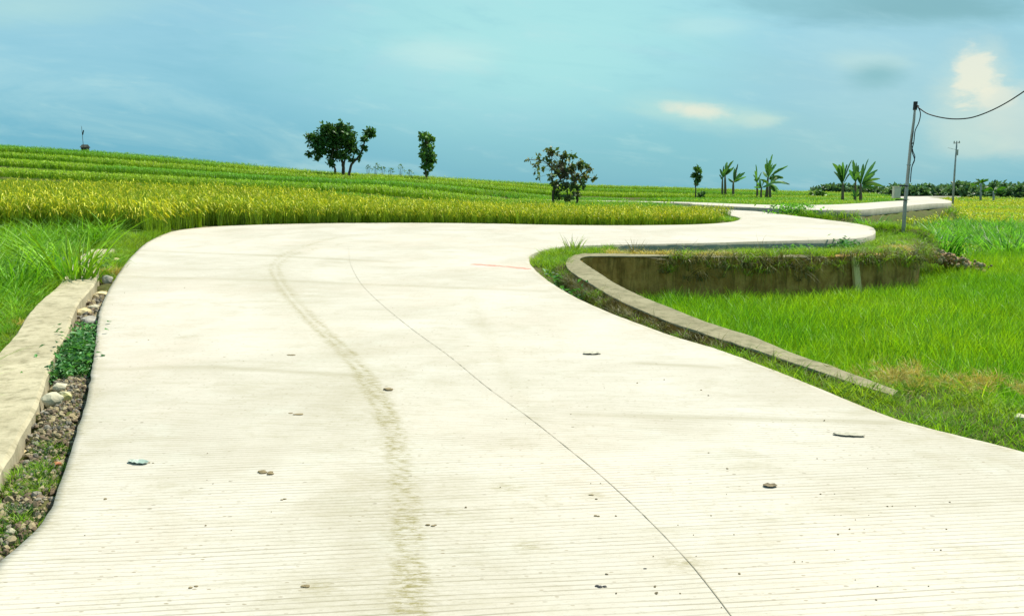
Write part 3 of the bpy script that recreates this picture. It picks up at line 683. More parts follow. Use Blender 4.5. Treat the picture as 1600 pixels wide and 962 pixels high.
x1, y1 = cand(6, 50, 24, 60, .36, 6); x2, y2 = cand(15, 110, 60, 118, .62, 6); x = np.r_[x1, x2]; y = np.r_[y1, y2]
k = inside(x, y, low_poly) & off_road(x, y, .4) & (y > 22 + .25 * x - 3); x, y = x[k], y[k]
band = vnoise(x * .25, y + .22 * x, .16) + .5 * vnoise(x, y, .05); yy = (band > .72) & (y > 34)
scatter('far_field_rice', lowf + yel, np.stack([x, y, gz(x, y) - .03], 1), np.interp(y, [30, 100], [.9, 1.6]) * (.8 + .3 * RNG.random(len(x))), idx=np.where(yy, 3, 0) + RNG.integers(0, 3, len(x)))
# verge grass
vg = [clump('verge_%d' % i, 26, .15, .0075, .07, .5, .5, .5, [M_grass], 3, seed=120 + i) for i in range(4)]
vd = [clump('vdry_%d' % i, 26, .13, .006, .08, .8, .7, .7, [M_dry], 3, seed=130 + i) for i in range(2)]
x, y = cand(-10, 14, 0.5, 32, .085, 4.0)
rdist = np.minimum(dist_poly(x, y, Ls[::5]), dist_poly(x, y, Rs[::5])); wdst = dist_poly(x, y, wall_mid[::4])
kx = np.interp(y, kr[:, 1], kr[:, 0])
ir_ = inside(x, y, near_poly[::2]); ik_ = inside(x, y, kerb_poly); lowi = inside(x, y, low_poly)
wallpoly = np.vstack([outer, inner[::-1]]); iw = inside(x, y, wallpoly); covered = iw & (x > 2.6) & (y > 14) & (vnoise(x, y, 1.4) > np.where(x > 6.8, .68, .45))
gutter = (x > kx - .1) & (x < 0) & (y < 12.9)
near_r = (rdist < np.interp(y, [0, 20, 32], [3.5, 4.2, 2.0])) & ~ir_ & (rdist > .015)
k = near_r & ~ik_ & (~lowi | (y > 21) | (dist_poly(x, y, low_edge[::2]) < .22)) & (~iw | covered) & ~gutter
k &= ~((x < -4) & (y > 22)) & ~((y > 24.4) & (x < 7.6))
k &= ~((x < 0) & (y > 23))
den = np.interp(y, [0, 8, 16, 32], [1, .95, .7, .55]) * np.where(vnoise(x, y, 1.7) < .15, .3, 1)
ditch = (x < 1.9) & (x > -1) & (y > 6.4) & (y < 14) & (rdist < .6)
den = np.where(ditch, den * .3, den)
k &= RNG.random(len(x)) < den; k_sel = k
x, y = x[k], y[k]; wv = wdst[k]; rdk = rdist[k]
dryp = (vnoise(x, y, .9) + .35 * np.exp(-(((x - 3.9) / .9) ** 2 + ((y - 6.1) / .45) ** 2)) * 2 + .3 * (np.abs(x - 3.4) < 1.2) * (y > 15) * (wv < 1.2)) > .93
ids = np.where(dryp, 4 + RNG.integers(0, 2, len(x)), RNG.integers(0, 4, len(x)))
sc_ = np.where(ditch[k_sel], .4, 1) * (.55 + .6 * vnoise(x, y, 2.2) + .25 * RNG.random(len(x))) * np.interp(y, [4, 8, 14, 22], [.75, .9, 1.15, 1.25]) * np.interp(rdk, [0, .12], [.6, 1])
zz = gz(x, y) - .01; cov = (wv < .3) & (x > 2.6) & (y > 14); zz = np.where(cov, wall_top(y, x) - .02, zz)
scatter('verge_grass', vg + vd, np.stack([x, y, zz], 1), sc_, idx=ids)
t0_ = RNG.random(120) ** 1.2; sx_ = 2.95 + 1.5 * t0_ + RNG.normal(size=120) * .12; sy_ = 6.36 - .55 * t0_ + RNG.normal(size=120) * .16
scatter('dry_straw', vd, np.stack([sx_, sy_, np.maximum(gz(sx_, sy_), zc(sy_) - .03 - .06 * RNG.random(120) - .02)], 1), .35 + .5 * RNG.random(120), tiltmax=.9)
# grass at the foot of the terraces beyond the far bend, and in the hairpin pocket
x, y = cand(-2, 26, 30, 56, .3, 4); k = off_road(x, y, .1) & ~inside(x, y, low_poly) & (dist_poly(x, y, far_f[::3]) < 2.6) & (y > 33); x, y = x[k], y[k]
scatter('roadside_grass', [clump('rs_%d' % i, 26, .45, .022, .2, .3, .4, .4, [M_cane], 3, seed=150 + i) for i in range(3)], np.stack([x, y, gz(x, y) - .02], 1), .4 + .6 * RNG.random(len(x)))
# left bank: tall lush grass
tall = [clump('tall_%d' % i, 17, .62, .024, .12, .4, .75, .7, [M_tall], 6, seed=160 + i) for i in range(4)]
x, y = cand(-16, -1, 1.5, 20, .19, 4); kx = np.interp(y, kl[:, 1], kl[:, 0])
k = (x < kx - .08) & (y < np.interp(x, [-30, -12, -9.2, -7.6, -6.6], [14.6, 17, 18.4, 19, 16])) & off_road(x, y, .5) & (dist_poly(x, y, kl[::5]) > .1); x, y = x[k], y[k]
dk = dist_poly(x, y, kl[::5]); s = np.interp(dk, [0, .4, 1.2], [.42, .7, 1.05]) * (.7 + .6 * vnoise(x, y, 1.1))
scatter('tall_grass', tall, np.stack([x, y, gz(x, y) - .02], 1), s, tiltmax=.3)
weeds = [leafy('weedp_%d' % i, 60, .16, .06, .2, M_weed, i) for i in range(3)]
# gutter: gravel, weeds
M_gr = [plain('gravel_brown', (.10, .07, .045), (.19, .14, .09), 14, .9), plain('gravel_grey', (.13, .12, .10), (.24, .21, .16), 14, .9), plain('gravel_tan', (.24, .19, .10), (.34, .28, .17), 14, .9)]
gr = [rock_mesh('gravel_%d' % i, M_gr[i % 3], i, 1) for i in range(9)]
x, y = cand(-6, 0, 1.6, 13.6, .025, 1.5); kx = np.interp(y, kr[:, 1], kr[:, 0])
k = (x > kx - .02) & ~inside(x, y, kerb_poly) & ~inside(x, y, near_poly[::2]) & (dist_poly(x, y, Ls[::4]) > .01) & (x < .2); x, y = x[k], y[k]
s = (.022 + .042 * RNG.random(len(x)) ** 3) * np.where(y > 8.2, np.where(RNG.random(len(x)) < .15, 2.2, 1), 1)
GUT = np.stack([x, y], 1)
scatter('gravel', gr, np.stack([x, y, gz(x, y) + s * .15], 1), s, tiltmax=3)
def gut_patch(px0, py0, rx, ry, dens, protos, nm, s0, s1):
    c = U_(px0, py0, lambda Y: zr(Y) - .15)[:2]; d = ((GUT[:, 0] - c[0]) / rx) ** 2 + ((GUT[:, 1] - c[1]) / ry) ** 2
    k = (d < 1 + .5 * (vnoise(GUT[:, 0], GUT[:, 1], 6) - .5)) & (RNG.random(len(d)) < dens); q = GUT[k]; return q
q1 = np.vstack([gut_patch(108, 552, .45, .85, .055, 0, 0, 0, 0), gut_patch(100, 590, .4, .35, .06, 0, 0, 0, 0), gut_patch(178, 428, .25, .5, .05, 0, 0, 0, 0)])
scatter('gutter_weeds', weeds, np.c_[q1, gz(q1[:, 0], q1[:, 1])], .5 + .5 * RNG.random(len(q1)), tiltmax=.5)
q2 = np.vstack([gut_patch(30, 770, .55, .28, .34, 0, 0, 0, 0), gut_patch(92, 722, .12, .14, .3, 0, 0, 0, 0), gut_patch(10, 860, .4, .2, .25, 0, 0, 0, 0), gut_patch(172, 415, .5, 1.8, .2, 0, 0, 0, 0)[:200]])
moss = [clump('moss_%d' % i, 26, .06, .006, .05, .6, .5, .3, [M_bank if i else M_grass], 2, seed=170 + i) for i in range(2)]
scatter('gutter_moss', moss, np.c_[q2, gz(q2[:, 0], q2[:, 1])], .5 + .5 * RNG.random(len(q2)))
# broad weeds at the kerb's left side and at the tip of the verge
c0 = U_(50, 415)[:2]; a = RNG.normal(size=(90, 2)) * np.array([.55, .8]) + c0
c1 = U_(868, 425)[:2]; b_ = RNG.normal(size=(50, 2)) * np.array([.2, 1.0]) + np.array([c1[0] + .35, c1[1] + .4])
c2 = U_(1262, 368)[:2]; e_ = RNG.normal(size=(34, 2)) * np.array([1.1, .35]) + np.array([c2[0], c2[1] - 1.2])
q = np.vstack([a, b_, e_]); k = off_road(q[:, 0], q[:, 1], .22) & ~inside(q[:, 0], q[:, 1], low_poly) & (dist_poly(q[:, 0], q[:, 1], wall_mid[::4]) > .42) & (dist_poly(q[:, 0], q[:, 1], kl[::4]) > .3); q = q[k]
scatter('broad_weeds', weeds, np.c_[q, gz(q[:, 0], q[:, 1]) + .02], .8 + .9 * RNG.random(len(q)), tiltmax=.5)
# matted grass hanging down the far wall and the road side of the near coping
hang = []
for i in range(4):
    me = clump('hang_%d' % i, 30, .34, .010, .10, .5, .6, 1.7, [M_dead if i < 3 else M_grass], 5, seed=180 + i); hang.append(me)
pp, rr_, s_ = [], [], []
for i in range(90, 238):
    for _ in range(2):
        if inner[i][0] < 2.6 or vnoise(inner[i][0], 3, 1.1) < (.42 if inner[i][0] < 6.8 else .66): continue
        w_ = RNG.random(); dep = abs(RNG.normal()) * .2 * (1 if inner[i][0] < 7 else .5); pp.append((inner[i][0] + RNG.normal() * .06, inner[i][1] - .03 - .05 * w_, zi[i] - .02 - dep)); s_.append(.6 + .7 * RNG.random())
for i in range(0, 150):
    for _ in range(4):
        if outer[i][1] > 15 or RNG.random() < .35: continue
        pp.append((outer[i][0] - .06 - .05 * RNG.random(), outer[i][1] - .04, zo[i] - .06 - .18 * RNG.random())); s_.append(.3 + .35 * RNG.random())
pp = np.array(pp); scatter('hanging_grass', hang, pp, np.array(s_), tiltmax=.5)
# ------------------------------------------------------------------ single plants
def single_clump(name, label, cat, px, py, mesh, s, zf=None, group=None, Y=None, parts=None):
    p_ = U_(px, py, zf) if Y is None else P(px, py, Y); p_ = (p_[0], p_[1], float(gz(p_[0], p_[1])[0]) - .02)
    o = bpy.data.objects.new(name, mesh); C.objects.link(o); o.location = p_; o.scale = (s, s, s); o.rotation_euler[2] = random.random() * 6
    return tag(o, label, cat, group)
big_tuft = clump('big_tuft_mesh', 150, 1.3, .032, .34, .35, .55, .55, [M_tall], 8, seed=210)
single_clump('grass_tuft', 'large bright arching grass tuft beside the end of the left kerb', 'grass tuft', 105, 400, big_tuft, 1.0, Y=12.2)
single_clump('grass_tuft', 'wide bright grass tuft at the left edge of the frame below the golden rice', 'grass tuft', 15, 380, clump('tuft_b', 120, 1.2, .03, .4, .4, .6, .6, [M_tall], 8, seed=211), .75, Y=11.2)
single_clump('grass_tuft', 'pale yellow green tuft leaning on the bank by the dry straw at right', 'grass tuft', 1530, 612, clump('tuft_c', 46, .45, .013, .07, .35, .8, .9, [M_terr_y], 6, seed=212), .8, Y=5.9)
single_clump('grass_tuft', 'upright dark tipped tuft at the back corner of the round verge', 'grass tuft', 897, 386, clump('tuft_d', 50, .45, .018, .15, .3, .3, .3, [M_grass], 4, seed=213), 1.0, Y=16.9)
single_clump('grass_tuft', 'brownish upright tuft on the verge above the mossy wall', 'grass tuft', 993, 393, clump('tuft_e', 40, .42, .018, .12, .35, .3, .3, [M_dead], 4, seed=214), 1.0, Y=16.6)
single_clump('cane_clump', 'tall fresh green cane clump left of the leaning pole beyond the bend', 'grass clump', 1365, 345, clump('cane_b', 90, 1.0, .05, .35, .45, .5, .5, [M_cane], 6, seed=215), .8, Y=25.8)
single_clump('cane_clump', 'broad green cane clump right of the leaning pole', 'grass clump', 1475, 382, clump('cane_c', 90, 1.1, .055, .45, .4, .5, .5, [M_cane], 6, seed=216), 1.0, Y=24)
single_clump('cane_clump', 'dark green cane clump at the right edge behind the paddy', 'grass clump', 1575, 395, clump('cane_d', 110, 1.1, .055, .55, .4, .5, .5, [M_cane], 6, seed=217), 1.05, Y=25)
single_clump('roadside_bush', 'small bright bush on the far road edge behind the hairpin bend', 'bush', 1238, 330, leafy('bush_a', 700, .55, .13, .8, M_cane, 11), 1.0, Y=32.2)
single_clump('roadside_bush', 'little weed standing by the far road at the tip of the golden rice', 'bush', 1040, 325, leafy('bush_b', 90, .55, .14, .4, M_grass, 12), 1.0, Y=39)
single_clump('roadside_bush', 'low green weed on the verge before the bulging concrete slab', 'bush', 1245, 382, leafy('bush_c', 220, .26, .07, .5, M_cane, 13), 1.0, Y=18.4)
# ------------------------------------------------------------------ trees
def leaf_cloud(mb_v, mb_f, blobs, n, size, r, asp=.55, shell=.35, droop=.3):
    vol = np.array([b[3] * b[4] * b[5] for b in blobs]) ** .75; pr = vol / vol.sum(); b0 = len(mb_v)
    for i in range(n):
        b = blobs[r.choice(len(blobs), p=pr)]; d = r.normal(size=3); d /= np.linalg.norm(d); rad = (shell + (1 - shell) * r.random()) if r.random() < .8 else r.random() * 1.12
        c = np.array(b[:3]) + d * rad * np.array(b[3:6])
        u = r.normal(size=3); u[2] -= droop; u /= np.linalg.norm(u); w_ = np.cross(u, r.normal(size=3)); w_ /= np.linalg.norm(w_) + 1e-9; s = size * (.55 + .9 * r.random())
        up = np.cross(u, w_) * s * .12
        k = len(mb_v); mb_v += [c, c + u * s * .5 + w_ * s * asp * .5 + up, c + u * s, c + u * s * .5 - w_ * s * asp * .5 + up]; mb_f.append((k, k + 1, k + 2, k + 3))
def tree(name, label, Y, base, blobs_px, limbs_px, nleaf, size, mleaf, seed, trunk_r=.14, asp=.55, depth=.8, shell=.35, cat='tree', group=None, mbark=None):
    r = np.random.default_rng(seed); m = Y / F; b0 = P(base[0], base[1], Y); b0[2] = float(gz(b0[0], b0[1])[0]) - .05
    root = empty(name, b0, label, cat, group); rel = lambda px, py, dy=0.: P(px, py, Y) + np.array([0, dy, 0]) - b0
    tb = MB()
    for pts, r0, r1 in limbs_px:
        q = [rel(*p_) if p_ != 'base' else np.zeros(3) for p_ in pts]; q = smooth(np.array(q), 4 * len(q)); q = q + np.r_[[np.zeros(3)], r.normal(size=(len(q) - 1, 3)) * r0 * .18]
        tb.tube(q, np.linspace(r0, r1, len(q)), 8)
    blobs = []
    for (px, py, rx, ry) in blobs_px:
        dyy = r.normal() * depth * .5; c = rel(px, py, dyy); blobs.append((*c, rx * m, depth * (rx * m) * .9, ry * m))
        tb.tube([rel(*limbs_px[0][0][-1]) if limbs_px[0][0][-1] != 'base' else (0, 0, 0), (np.array(c) + rel(*limbs_px[0][0][-1])) / 2 + np.array([0, 0, .05]), c], [trunk_r * .3, trunk_r * .2, trunk_r * .08], 5)
    tb.build('trunk', mbark or M_bark, root, True)
    v, f = [], []; leaf_cloud(v, f, blobs, nleaf, size, r, asp, shell)
    leaf_tones(mesh_obj('crown', np.array(v), np.array(f), [mleaf], root).data, np.repeat(r.random(len(f)), 4))
    return root
T1 = 70
tree('broad_tree', 'largest dark tree with a wide rounded crown on the hill crest', T1, (537, 272),
     [(515, 218, 26, 18), (540, 215, 18, 19), (493, 222, 14, 12), (486, 213, 9, 7), (525, 205, 20, 12), (510, 200, 12, 7), (545, 228, 12, 14), (500, 236, 12, 9), (483, 239, 6, 6), (520, 240, 14, 12), (540, 243, 10, 8), (550, 212, 9, 8),
      (494, 247, 4, 5), (511, 249, 3, 5), (533, 193, 5, 4), (519, 256, 5, 6), (536, 198, 12, 6), (556, 235, 4, 4)],
     [(['base', (536, 258), (532, 244), (522, 228)], .17, .07), ([(519, 271, 1.2), (520, 262, .8), (519, 250)], .12, .05), (['base', (538, 252), (545, 238)], .10, .04)], 5200, .30, M_tree, 1, .17, shell=.25)
tree('forked_tree', 'slender dark tree leaning right with one round tuft at its top', T1 - .6, (545, 272),
     [(576, 207, 9, 7), (570, 217, 5, 4), (569, 230, 4, 4), (564, 240, 3, 4), (556, 236, 4, 3), (561, 247, 3, 3), (550, 249, 3, 4)],
     [(['base', (549, 258), (561, 245), (567, 230), (572, 214)], .13, .04), ([(549, 258), (552, 247), (554, 236)], .06, .03)], 800, .26, M_tree, 2, .05)
tree('columnar_tree', 'narrow upright leafy tree alone on the hill crest', T1, (666, 275),
     [(662, 213, 8, 6), (669, 216, 8, 7), (664, 226, 9, 6), (671, 229, 9, 6), (665, 238, 9, 6), (672, 243, 10, 6), (661, 243, 6, 5), (667, 251, 11, 6), (677, 250, 6, 3), (664, 259, 8, 4), (672, 260, 7, 4), (668, 269, 5, 4)],
     [(['base', (665, 250), (667, 225), (666, 212)], .10, .03)], 1150, .30, M_slim, 3, .06, asp=.7, shell=.1)
tree('large_leaf_tree', 'sparse brownish tree with big drooping leaves standing in the golden rice', 39, (868, 322),
     [(862, 237, 8, 8), (856, 233, 3, 3), (849, 236, 2, 2), (842, 244, 3, 3), (826, 250, 4, 4), (835, 257, 4, 3), (843, 251, 5, 4), (838, 267, 3, 2), (839, 278, 4, 3), (852, 246, 3, 2), (858, 253, 5, 4), (869, 240, 3, 4), (882, 244, 8, 9), (894, 243, 5, 7),
      (878, 257, 9, 9), (893, 262, 10, 10), (907, 256, 8, 8), (918, 262, 5, 6), (924, 264, 3, 5), (915, 277, 8, 8), (900, 275, 9, 8), (882, 272, 11, 8), (868, 268, 7, 8), (860, 277, 5, 5), (868, 287, 8, 7), (882, 290, 9, 8), (897, 291, 8, 7), (910, 287, 6, 5), (927, 279, 3, 3), (872, 303, 8, 8), (885, 308, 10, 6), (900, 303, 7, 6), (846, 263, 3, 3), (864, 263, 5, 6)],
     [(['base', (864, 300), (876, 280), (884, 268)], .07, .03), ([(901, 322), (902, 300), (896, 280), (892, 262)], .06, .025), ([(876, 280), (862, 262), (846, 250), (828, 250)], .03, .012), ([(866, 300), (862, 270), (862, 240)], .035, .012), ([(896, 285), (912, 270), (922, 264)], .03, .01)],
     1350, .20, M_teak, 4, .045, asp=.62, shell=.0, depth=.7)
tree('sapling', 'small dark round topped sapling beyond the hairpin, left of the banana plants', 56, (1087, 308),
     [(1088, 264, 5, 4), (1090, 268, 4, 4), (1085, 274, 6, 4), (1090, 277, 5, 4), (1086, 282, 5, 3), (1088, 287, 3, 2)],
     [(['base', (1087, 290), (1087, 270)], .055, .02)], 420, .20, M_tree, 5, .04, shell=.1)
tree('low_bush', 'little dark bush at the foot of the sapling', 55.5, (1096, 308), [(1094, 304, 6, 4), (1098, 302, 3, 4)], [(['base', (1095, 303)], .03, .015)], 160, .16, M_tree, 6, .03, cat='bush')
# thin shrubs on the crest
for j, (px, lab) in enumerate([(575, 'thin pale twiggy shrub just right of the forked tree'), (587, 'open twiggy shrub with dark tufts between the two crest trees'), (598, 'low sparse shrub midway between the two crest trees'), (610, 'airy low shrub on the crest left of the columnar tree'), (626, 'tallest thin shrub left of the columnar tree'), (640, 'faint small shrub beside the columnar tree')]):
    hh = [12, 16, 12, 10, 16, 8][j]; by = 271 + j * .8
    tree('twiggy_shrub', lab, 72, (px, by), [(px - 3, by - hh * .7, 3, 2), (px + 3, by - hh * .85, 3, 2), (px, by - hh, 2.4, 2), (px + 5, by - hh * .5, 2.5, 2)],
         [(['base', (px, by - hh * .5), (px + 1, by - hh)], .025, .012), (['base', (px + 3, by - hh * .85)], .02, .01), (['base', (px - 3, by - hh * .7)], .02, .01)], 34, .15, M_slim, 30 + j, .03, cat='shrub', group='thin shrubs on the hill crest')
M_hut = plain('dark_thatch', (.03, .035, .03), (.05, .055, .04), 5)
# scarecrow stick far left on the crest
b0 = P(130, 232, 77.5); b0[2] = float(gz(b0[0], b0[1])[0]); sc0 = empty('marker_stick', b0, 'thin stick with rags standing on the crest at far left', 'stick')
mb = MB(); mb.tube([(0, 0, 0), (.03, 0, 1.1), (0, 0, 2.05 + (P(130, 228, 77.5)[2] - b0[2] - .2))], [.03, .025, .018], 6); mb.build('stick', M_bark, sc0)
zt_ = 1.35 + (P(130, 228, 77.5)[2] - b0[2] - .2)
mb = MB(); mb.add([(0, .02, zt_), (.10, .03, zt_ + .35), (.22, .0, zt_ + .30), (.12, -.02, zt_ - .1), (.03, -.03, zt_ - .15)], [(0, 1, 2, 3, 4), (4, 3, 2, 1, 0)][:1]); mb.build('rag', M_black, sc0)
b1 = P(133, 232, 78.5); b1[2] = float(gz(b1[0], b1[1])[0]); top = P(133, 226, 78.5)[2] - b1[2]
hut = empty('field_hut', b1, 'tiny dark roofed field shelter on the crest at far left', 'hut')
mb = MB(); mb.box((0, 0, (top - .22) / 2), (.5, .6, top - .22)); mb.build('wall', M_hut, hut)
mb = MB(); mb.add([(-.3, -.45, top - .3), (.3, -.45, top - .3), (.3, .45, top - .3), (-.3, .45, top - .3), (-.3, 0, top), (.3, 0, top)], [(0, 1, 5, 4), (2, 3, 4, 5), (0, 4, 3), (1, 2, 5), (3, 2, 1, 0)]); mb.build('roof', M_hut, hut)
# ------------------------------------------------------------------ banana plants
def banana_leaf(a, b, w, r, sag):
    """one split banana blade from a to b, both relative to the plant"""
    a, b = np.array(a), np.array(b); L = np.linalg.norm(b - a); d = (b - a) / L; side = np.cross(d, [0, 1, .3]); side = side / np.linalg.norm(side); side = side * .75 + np.array([0, .66, 0]) * (1 if r.random() < .5 else -1); n = 14; v = []; f = []
    for i in range(n + 1):
        s = i / n; c = a + (b - a) * s + np.array([0, 0, sag * L * math.sin(math.pi * s)])
        ww = 0 if s < .14 else w * math.sin(math.pi * ((s - .1) / .92)) ** .55; ww = max(ww, .012)
        t1 = 1 - .35 * (r.random() < .3) * r.random(); t2 = 1 - .35 * (r.random() < .3) * r.random()
        v += [c + side * ww * t1 / 2 - np.array([0, 0, .18 * ww]), c, c - side * ww * t2 / 2 - np.array([0, 0, .18 * ww])]
    for i in range(n):
        for k in (0, 1): f.append((3 * i + k, 3 * i + k + 1, 3 * i + 3 + k + 1, 3 * i + 3 + k))
    return v, f
def banana(label, Y, base, crown, tips, w=.34, r0=.11, seed=0):
    r = random.Random(seed); b0 = P(*base, Y); b0[2] = float(gz(b0[0], b0[1])[0]) - .03; root = empty('banana_plant', b0, label, 'banana plant', 'banana plants beyond the far road')
    cr = P(*crown, Y) - b0; mb = MB(); mb.tube([(0, 0, 0), cr * .35 + np.array([.02, 0, 0]), cr * .75, cr], [r0, r0 * .9, r0 * .7, r0 * .45], 9); mb.build('stem', M_stem, root, True)
    tips = list(tips) + [(crown[0] + (tx - crown[0]) * r.uniform(.5, .8) + r.uniform(-3, 4), crown[1] + (ty - crown[1]) * r.uniform(.45, .8) + r.uniform(-2, 5)) for tx, ty in tips[::2]]
    for i, (tx, ty) in enumerate(tips):
        t_ = P(tx, ty, Y + r.uniform(-.6, .6)) - b0; a = cr - np.array([0, 0, .05 + .12 * r.random()])
        v, f = banana_leaf(a, t_, w * r.uniform(.6, .88), r, r.uniform(.04, .18)); lo_ = mesh_obj('leaf', v, f, [M_ban], root, smooth_=True); leaf_tones(lo_.data, [r.random()] * len(v))
    return root
banana('leftmost banana plant of the row, short with a thin stem', 60, (1128, 308), (1129, 277), [(1125, 264), (1131, 259), (1124, 273), (1134, 268), (1138, 262)], .24, .09, 1)
banana('tall banana plant with leaves swept right, second from the left', 60.5, (1133, 308), (1133, 272), [(1146, 251), (1140, 256), (1136, 253), (1131, 264), (1143, 263)], .34, .11, 2)
banana('banana plant with two upright and two right pointing leaves, third from the left', 59.5, (1145, 308), (1146, 283), [(1153, 256), (1148, 263), (1164, 269), (1166, 276), (1138, 279), (1157, 270)], .34, .11, 3)
banana('slim banana plant with three upright leaves left of the big clump', 58, (1183, 308), (1183, 283), [(1181, 257), (1190, 269), (1177, 273), (1178, 280), (1187, 276)], .26, .09, 4)
banana('tallest banana plant, its leaf tips the highest of the row', 57, (1197, 310), (1200, 277), [(1207, 241), (1198, 247), (1203, 250), (1213, 256), (1231, 259), (1192, 268), (1224, 278), (1196, 256)], .36, .12, 5)
banana('banana plant behind the tallest one with long leaves hanging right', 56.3, (1203, 310), (1203, 286), [(1234, 288), (1223, 276), (1215, 302), (1188, 280), (1210, 271), (1217, 297)], .34, .11, 6)
banana('low banana plant at the left foot of the tallest one', 56, (1188, 310), (1190, 292), [(1187, 279), (1178, 292), (1212, 283), (1195, 282), (1183, 285)], .3, .09, 7)
banana('pale banana plant with a fan of upright leaves left of the far road', 49, (1316, 314), (1317, 286), [(1301, 255), (1317, 253), (1331, 250), (1331, 268), (1307, 262), (1324, 257), (1303, 268), (1311, 257)], .30, .10, 8)
banana('thin banana plant squeezed between its two broader neighbours', 48.5, (1335, 315), (1337, 282), [(1333, 250), (1341, 258), (1327, 265), (1346, 266), (1338, 254)], .28, .09, 9)
banana('dark banana plant with leaves swept right above the far road', 48, (1344, 315), (1345, 287), [(1357, 248), (1368, 252), (1371, 265), (1375, 279), (1381, 291), (1349, 256), (1364, 271), (1362, 258), (1338, 268), (1370, 286)], .30, .11, 10)
banana('stubby banana sucker with brown leaves at the foot of the dark plant', 47.5, (1337, 316), (1337, 306), [(1333, 296), (1341, 295), (1345, 301), (1330, 303)], .22, .07, 11)
# ------------------------------------------------------------------ poles
def on_ground(px, py, Y): b = P(px, py, Y); b[2] = float(gz(b[0], b[1])[0]) - .08; return b
YP = 24.0
b0 = on_ground(1412, 358, YP); pole = empty('utility_pole', b0, 'leaning grey utility pole with looped black cable near the bend', 'pole')
rel = lambda px, py, dy=0.0: P(px, py, YP) + np.array([0, dy, 0]) - b0
mb = MB(); mb.tube([(0, 0, 0), rel(1414, 320), rel(1418, 280), rel(1423, 225), rel(1428, 188), rel(1430.5, 161)], [.058, .054, .049, .042, .036, .031], 12); mb.build('shaft', M_pole, pole, True)
mb = MB(); mb.tube([rel(1429.5, 172), rel(1430.7, 159)], .06, 10); mb.tube([rel(1430, 165, -.06), rel(1434, 167, -.06)], .025, 7); mb.build('cap', M_black, pole)
mb = MB(); mb.tube(smooth([rel(1432, 166, -.07), rel(1435.5, 178, -.1), rel(1433, 192, -.1), rel(1427.5, 205, -.09), rel(1425.5, 222, -.09), rel(1422.5, 236, -.1), rel(1426, 250, -.11), rel(1422, 262, -.1), rel(1420, 285, -.09)], 50), .014, 6); mb.build('drop_cable', M_black, pole)
mb = MB(); mb.tube(smooth([rel(1425, 205, -.085), rel(1421.5, 222, -.1), rel(1423.5, 236, -.11), rel(1427, 246, -.1), rel(1423, 258, -.09)], 30), .011, 6); mb.build('cable_loop', M_black, pole)
for a_, b_ in ((1424, 224), (1420, 258), (1417, 290), (1414.5, 316)):
    mb = MB(); mb.tube([rel(a_, b_, 0) - np.array([0, 0, .02]), rel(a_, b_, 0) + np.array([0, 0, .02])], .059, 12); mb.build('clamp_band', M_polem, pole)
br = MB(); br.tube([rel(1416, 291, -.09), rel(1404, 290, -.09)], .022, 7); br.tube([rel(1404, 290, -.09), rel(1404, 310, -.09)], .018, 7); br.tube([rel(1415, 313, -.09), rel(1397, 312, -.09)], .018, 7); br.build('bracket', M_black, pole)
bx = MB(); c_ = rel(1398.3, 301, -.09); bx.box(c_, (.20, .13, .33)); bx.box(c_ + np.array([0, 0, .175]), (.23, .16, .02)); bx.box(c_ + np.array([0, -.071, 0]), (.17, .012, .29)); bxo = bx.build('meter_box', M_boxm, pole)
bv = bxo.modifiers.new('bevel', 'BEVEL'); bv.width = .006; bv.segments = 2
# cable away to the right
ca = P(1433, 167, YP - .1); cpts = [P(a_, b_, y_) for a_, b_, y_ in ((1433, 167, YP - .1), (1450, 178, 23.6), (1475, 184.5, 23), (1500, 186, 22.3), (1525, 182, 21.6), (1560, 167.5, 20.6), (1600, 143, 19.5), (1660, 98, 18), (1740, 30, 16.5))]
loc = cpts[0]; mb = MB(); mb.tube(smooth(np.array(cpts) - loc, 80), .017, 6); co_ = mb.build('power_cable', M_black); co_.location = tuple(loc); tag(co_, 'black sagging overhead cable running right from the leaning pole', 'cable')
Y2 = 62.0
b0 = on_ground(1489.5, 312, Y2); p2 = empty('utility_pole', b0, 'thin distant utility pole with a short crossarm by the far road', 'pole')
rel2 = lambda px, py, dy=0.0: P(px, py, Y2) + np.array([0, dy, 0]) - b0
mb = MB(); mb.tube([(0, 0, 0), rel2(1491.5, 270), rel2(1495, 223)], [.085, .07, .05], 10); mb.build('shaft', M_polem, p2, True)
mb = MB(); mb.tube([rel2(1490, 224), rel2(1500, 222.5)], .035, 6); [mb.tube([rel2(a_, 224), rel2(a_, 220.5)], .04, 6) for a_ in (1491, 1495, 1499)]; mb.build('crossarm', M_polem, p2)
mb = MB(); mb.tube([rel2(1494, 243, -.1), rel2(1494.6, 234, -.1)], .09, 8); mb.build('terminal_box', M_polem, p2)
mb = MB(); mb.tube([rel2(1494, 234), rel2(1481, 231)], .012, 5); mb.build('stub_wire', M_polem, p2)
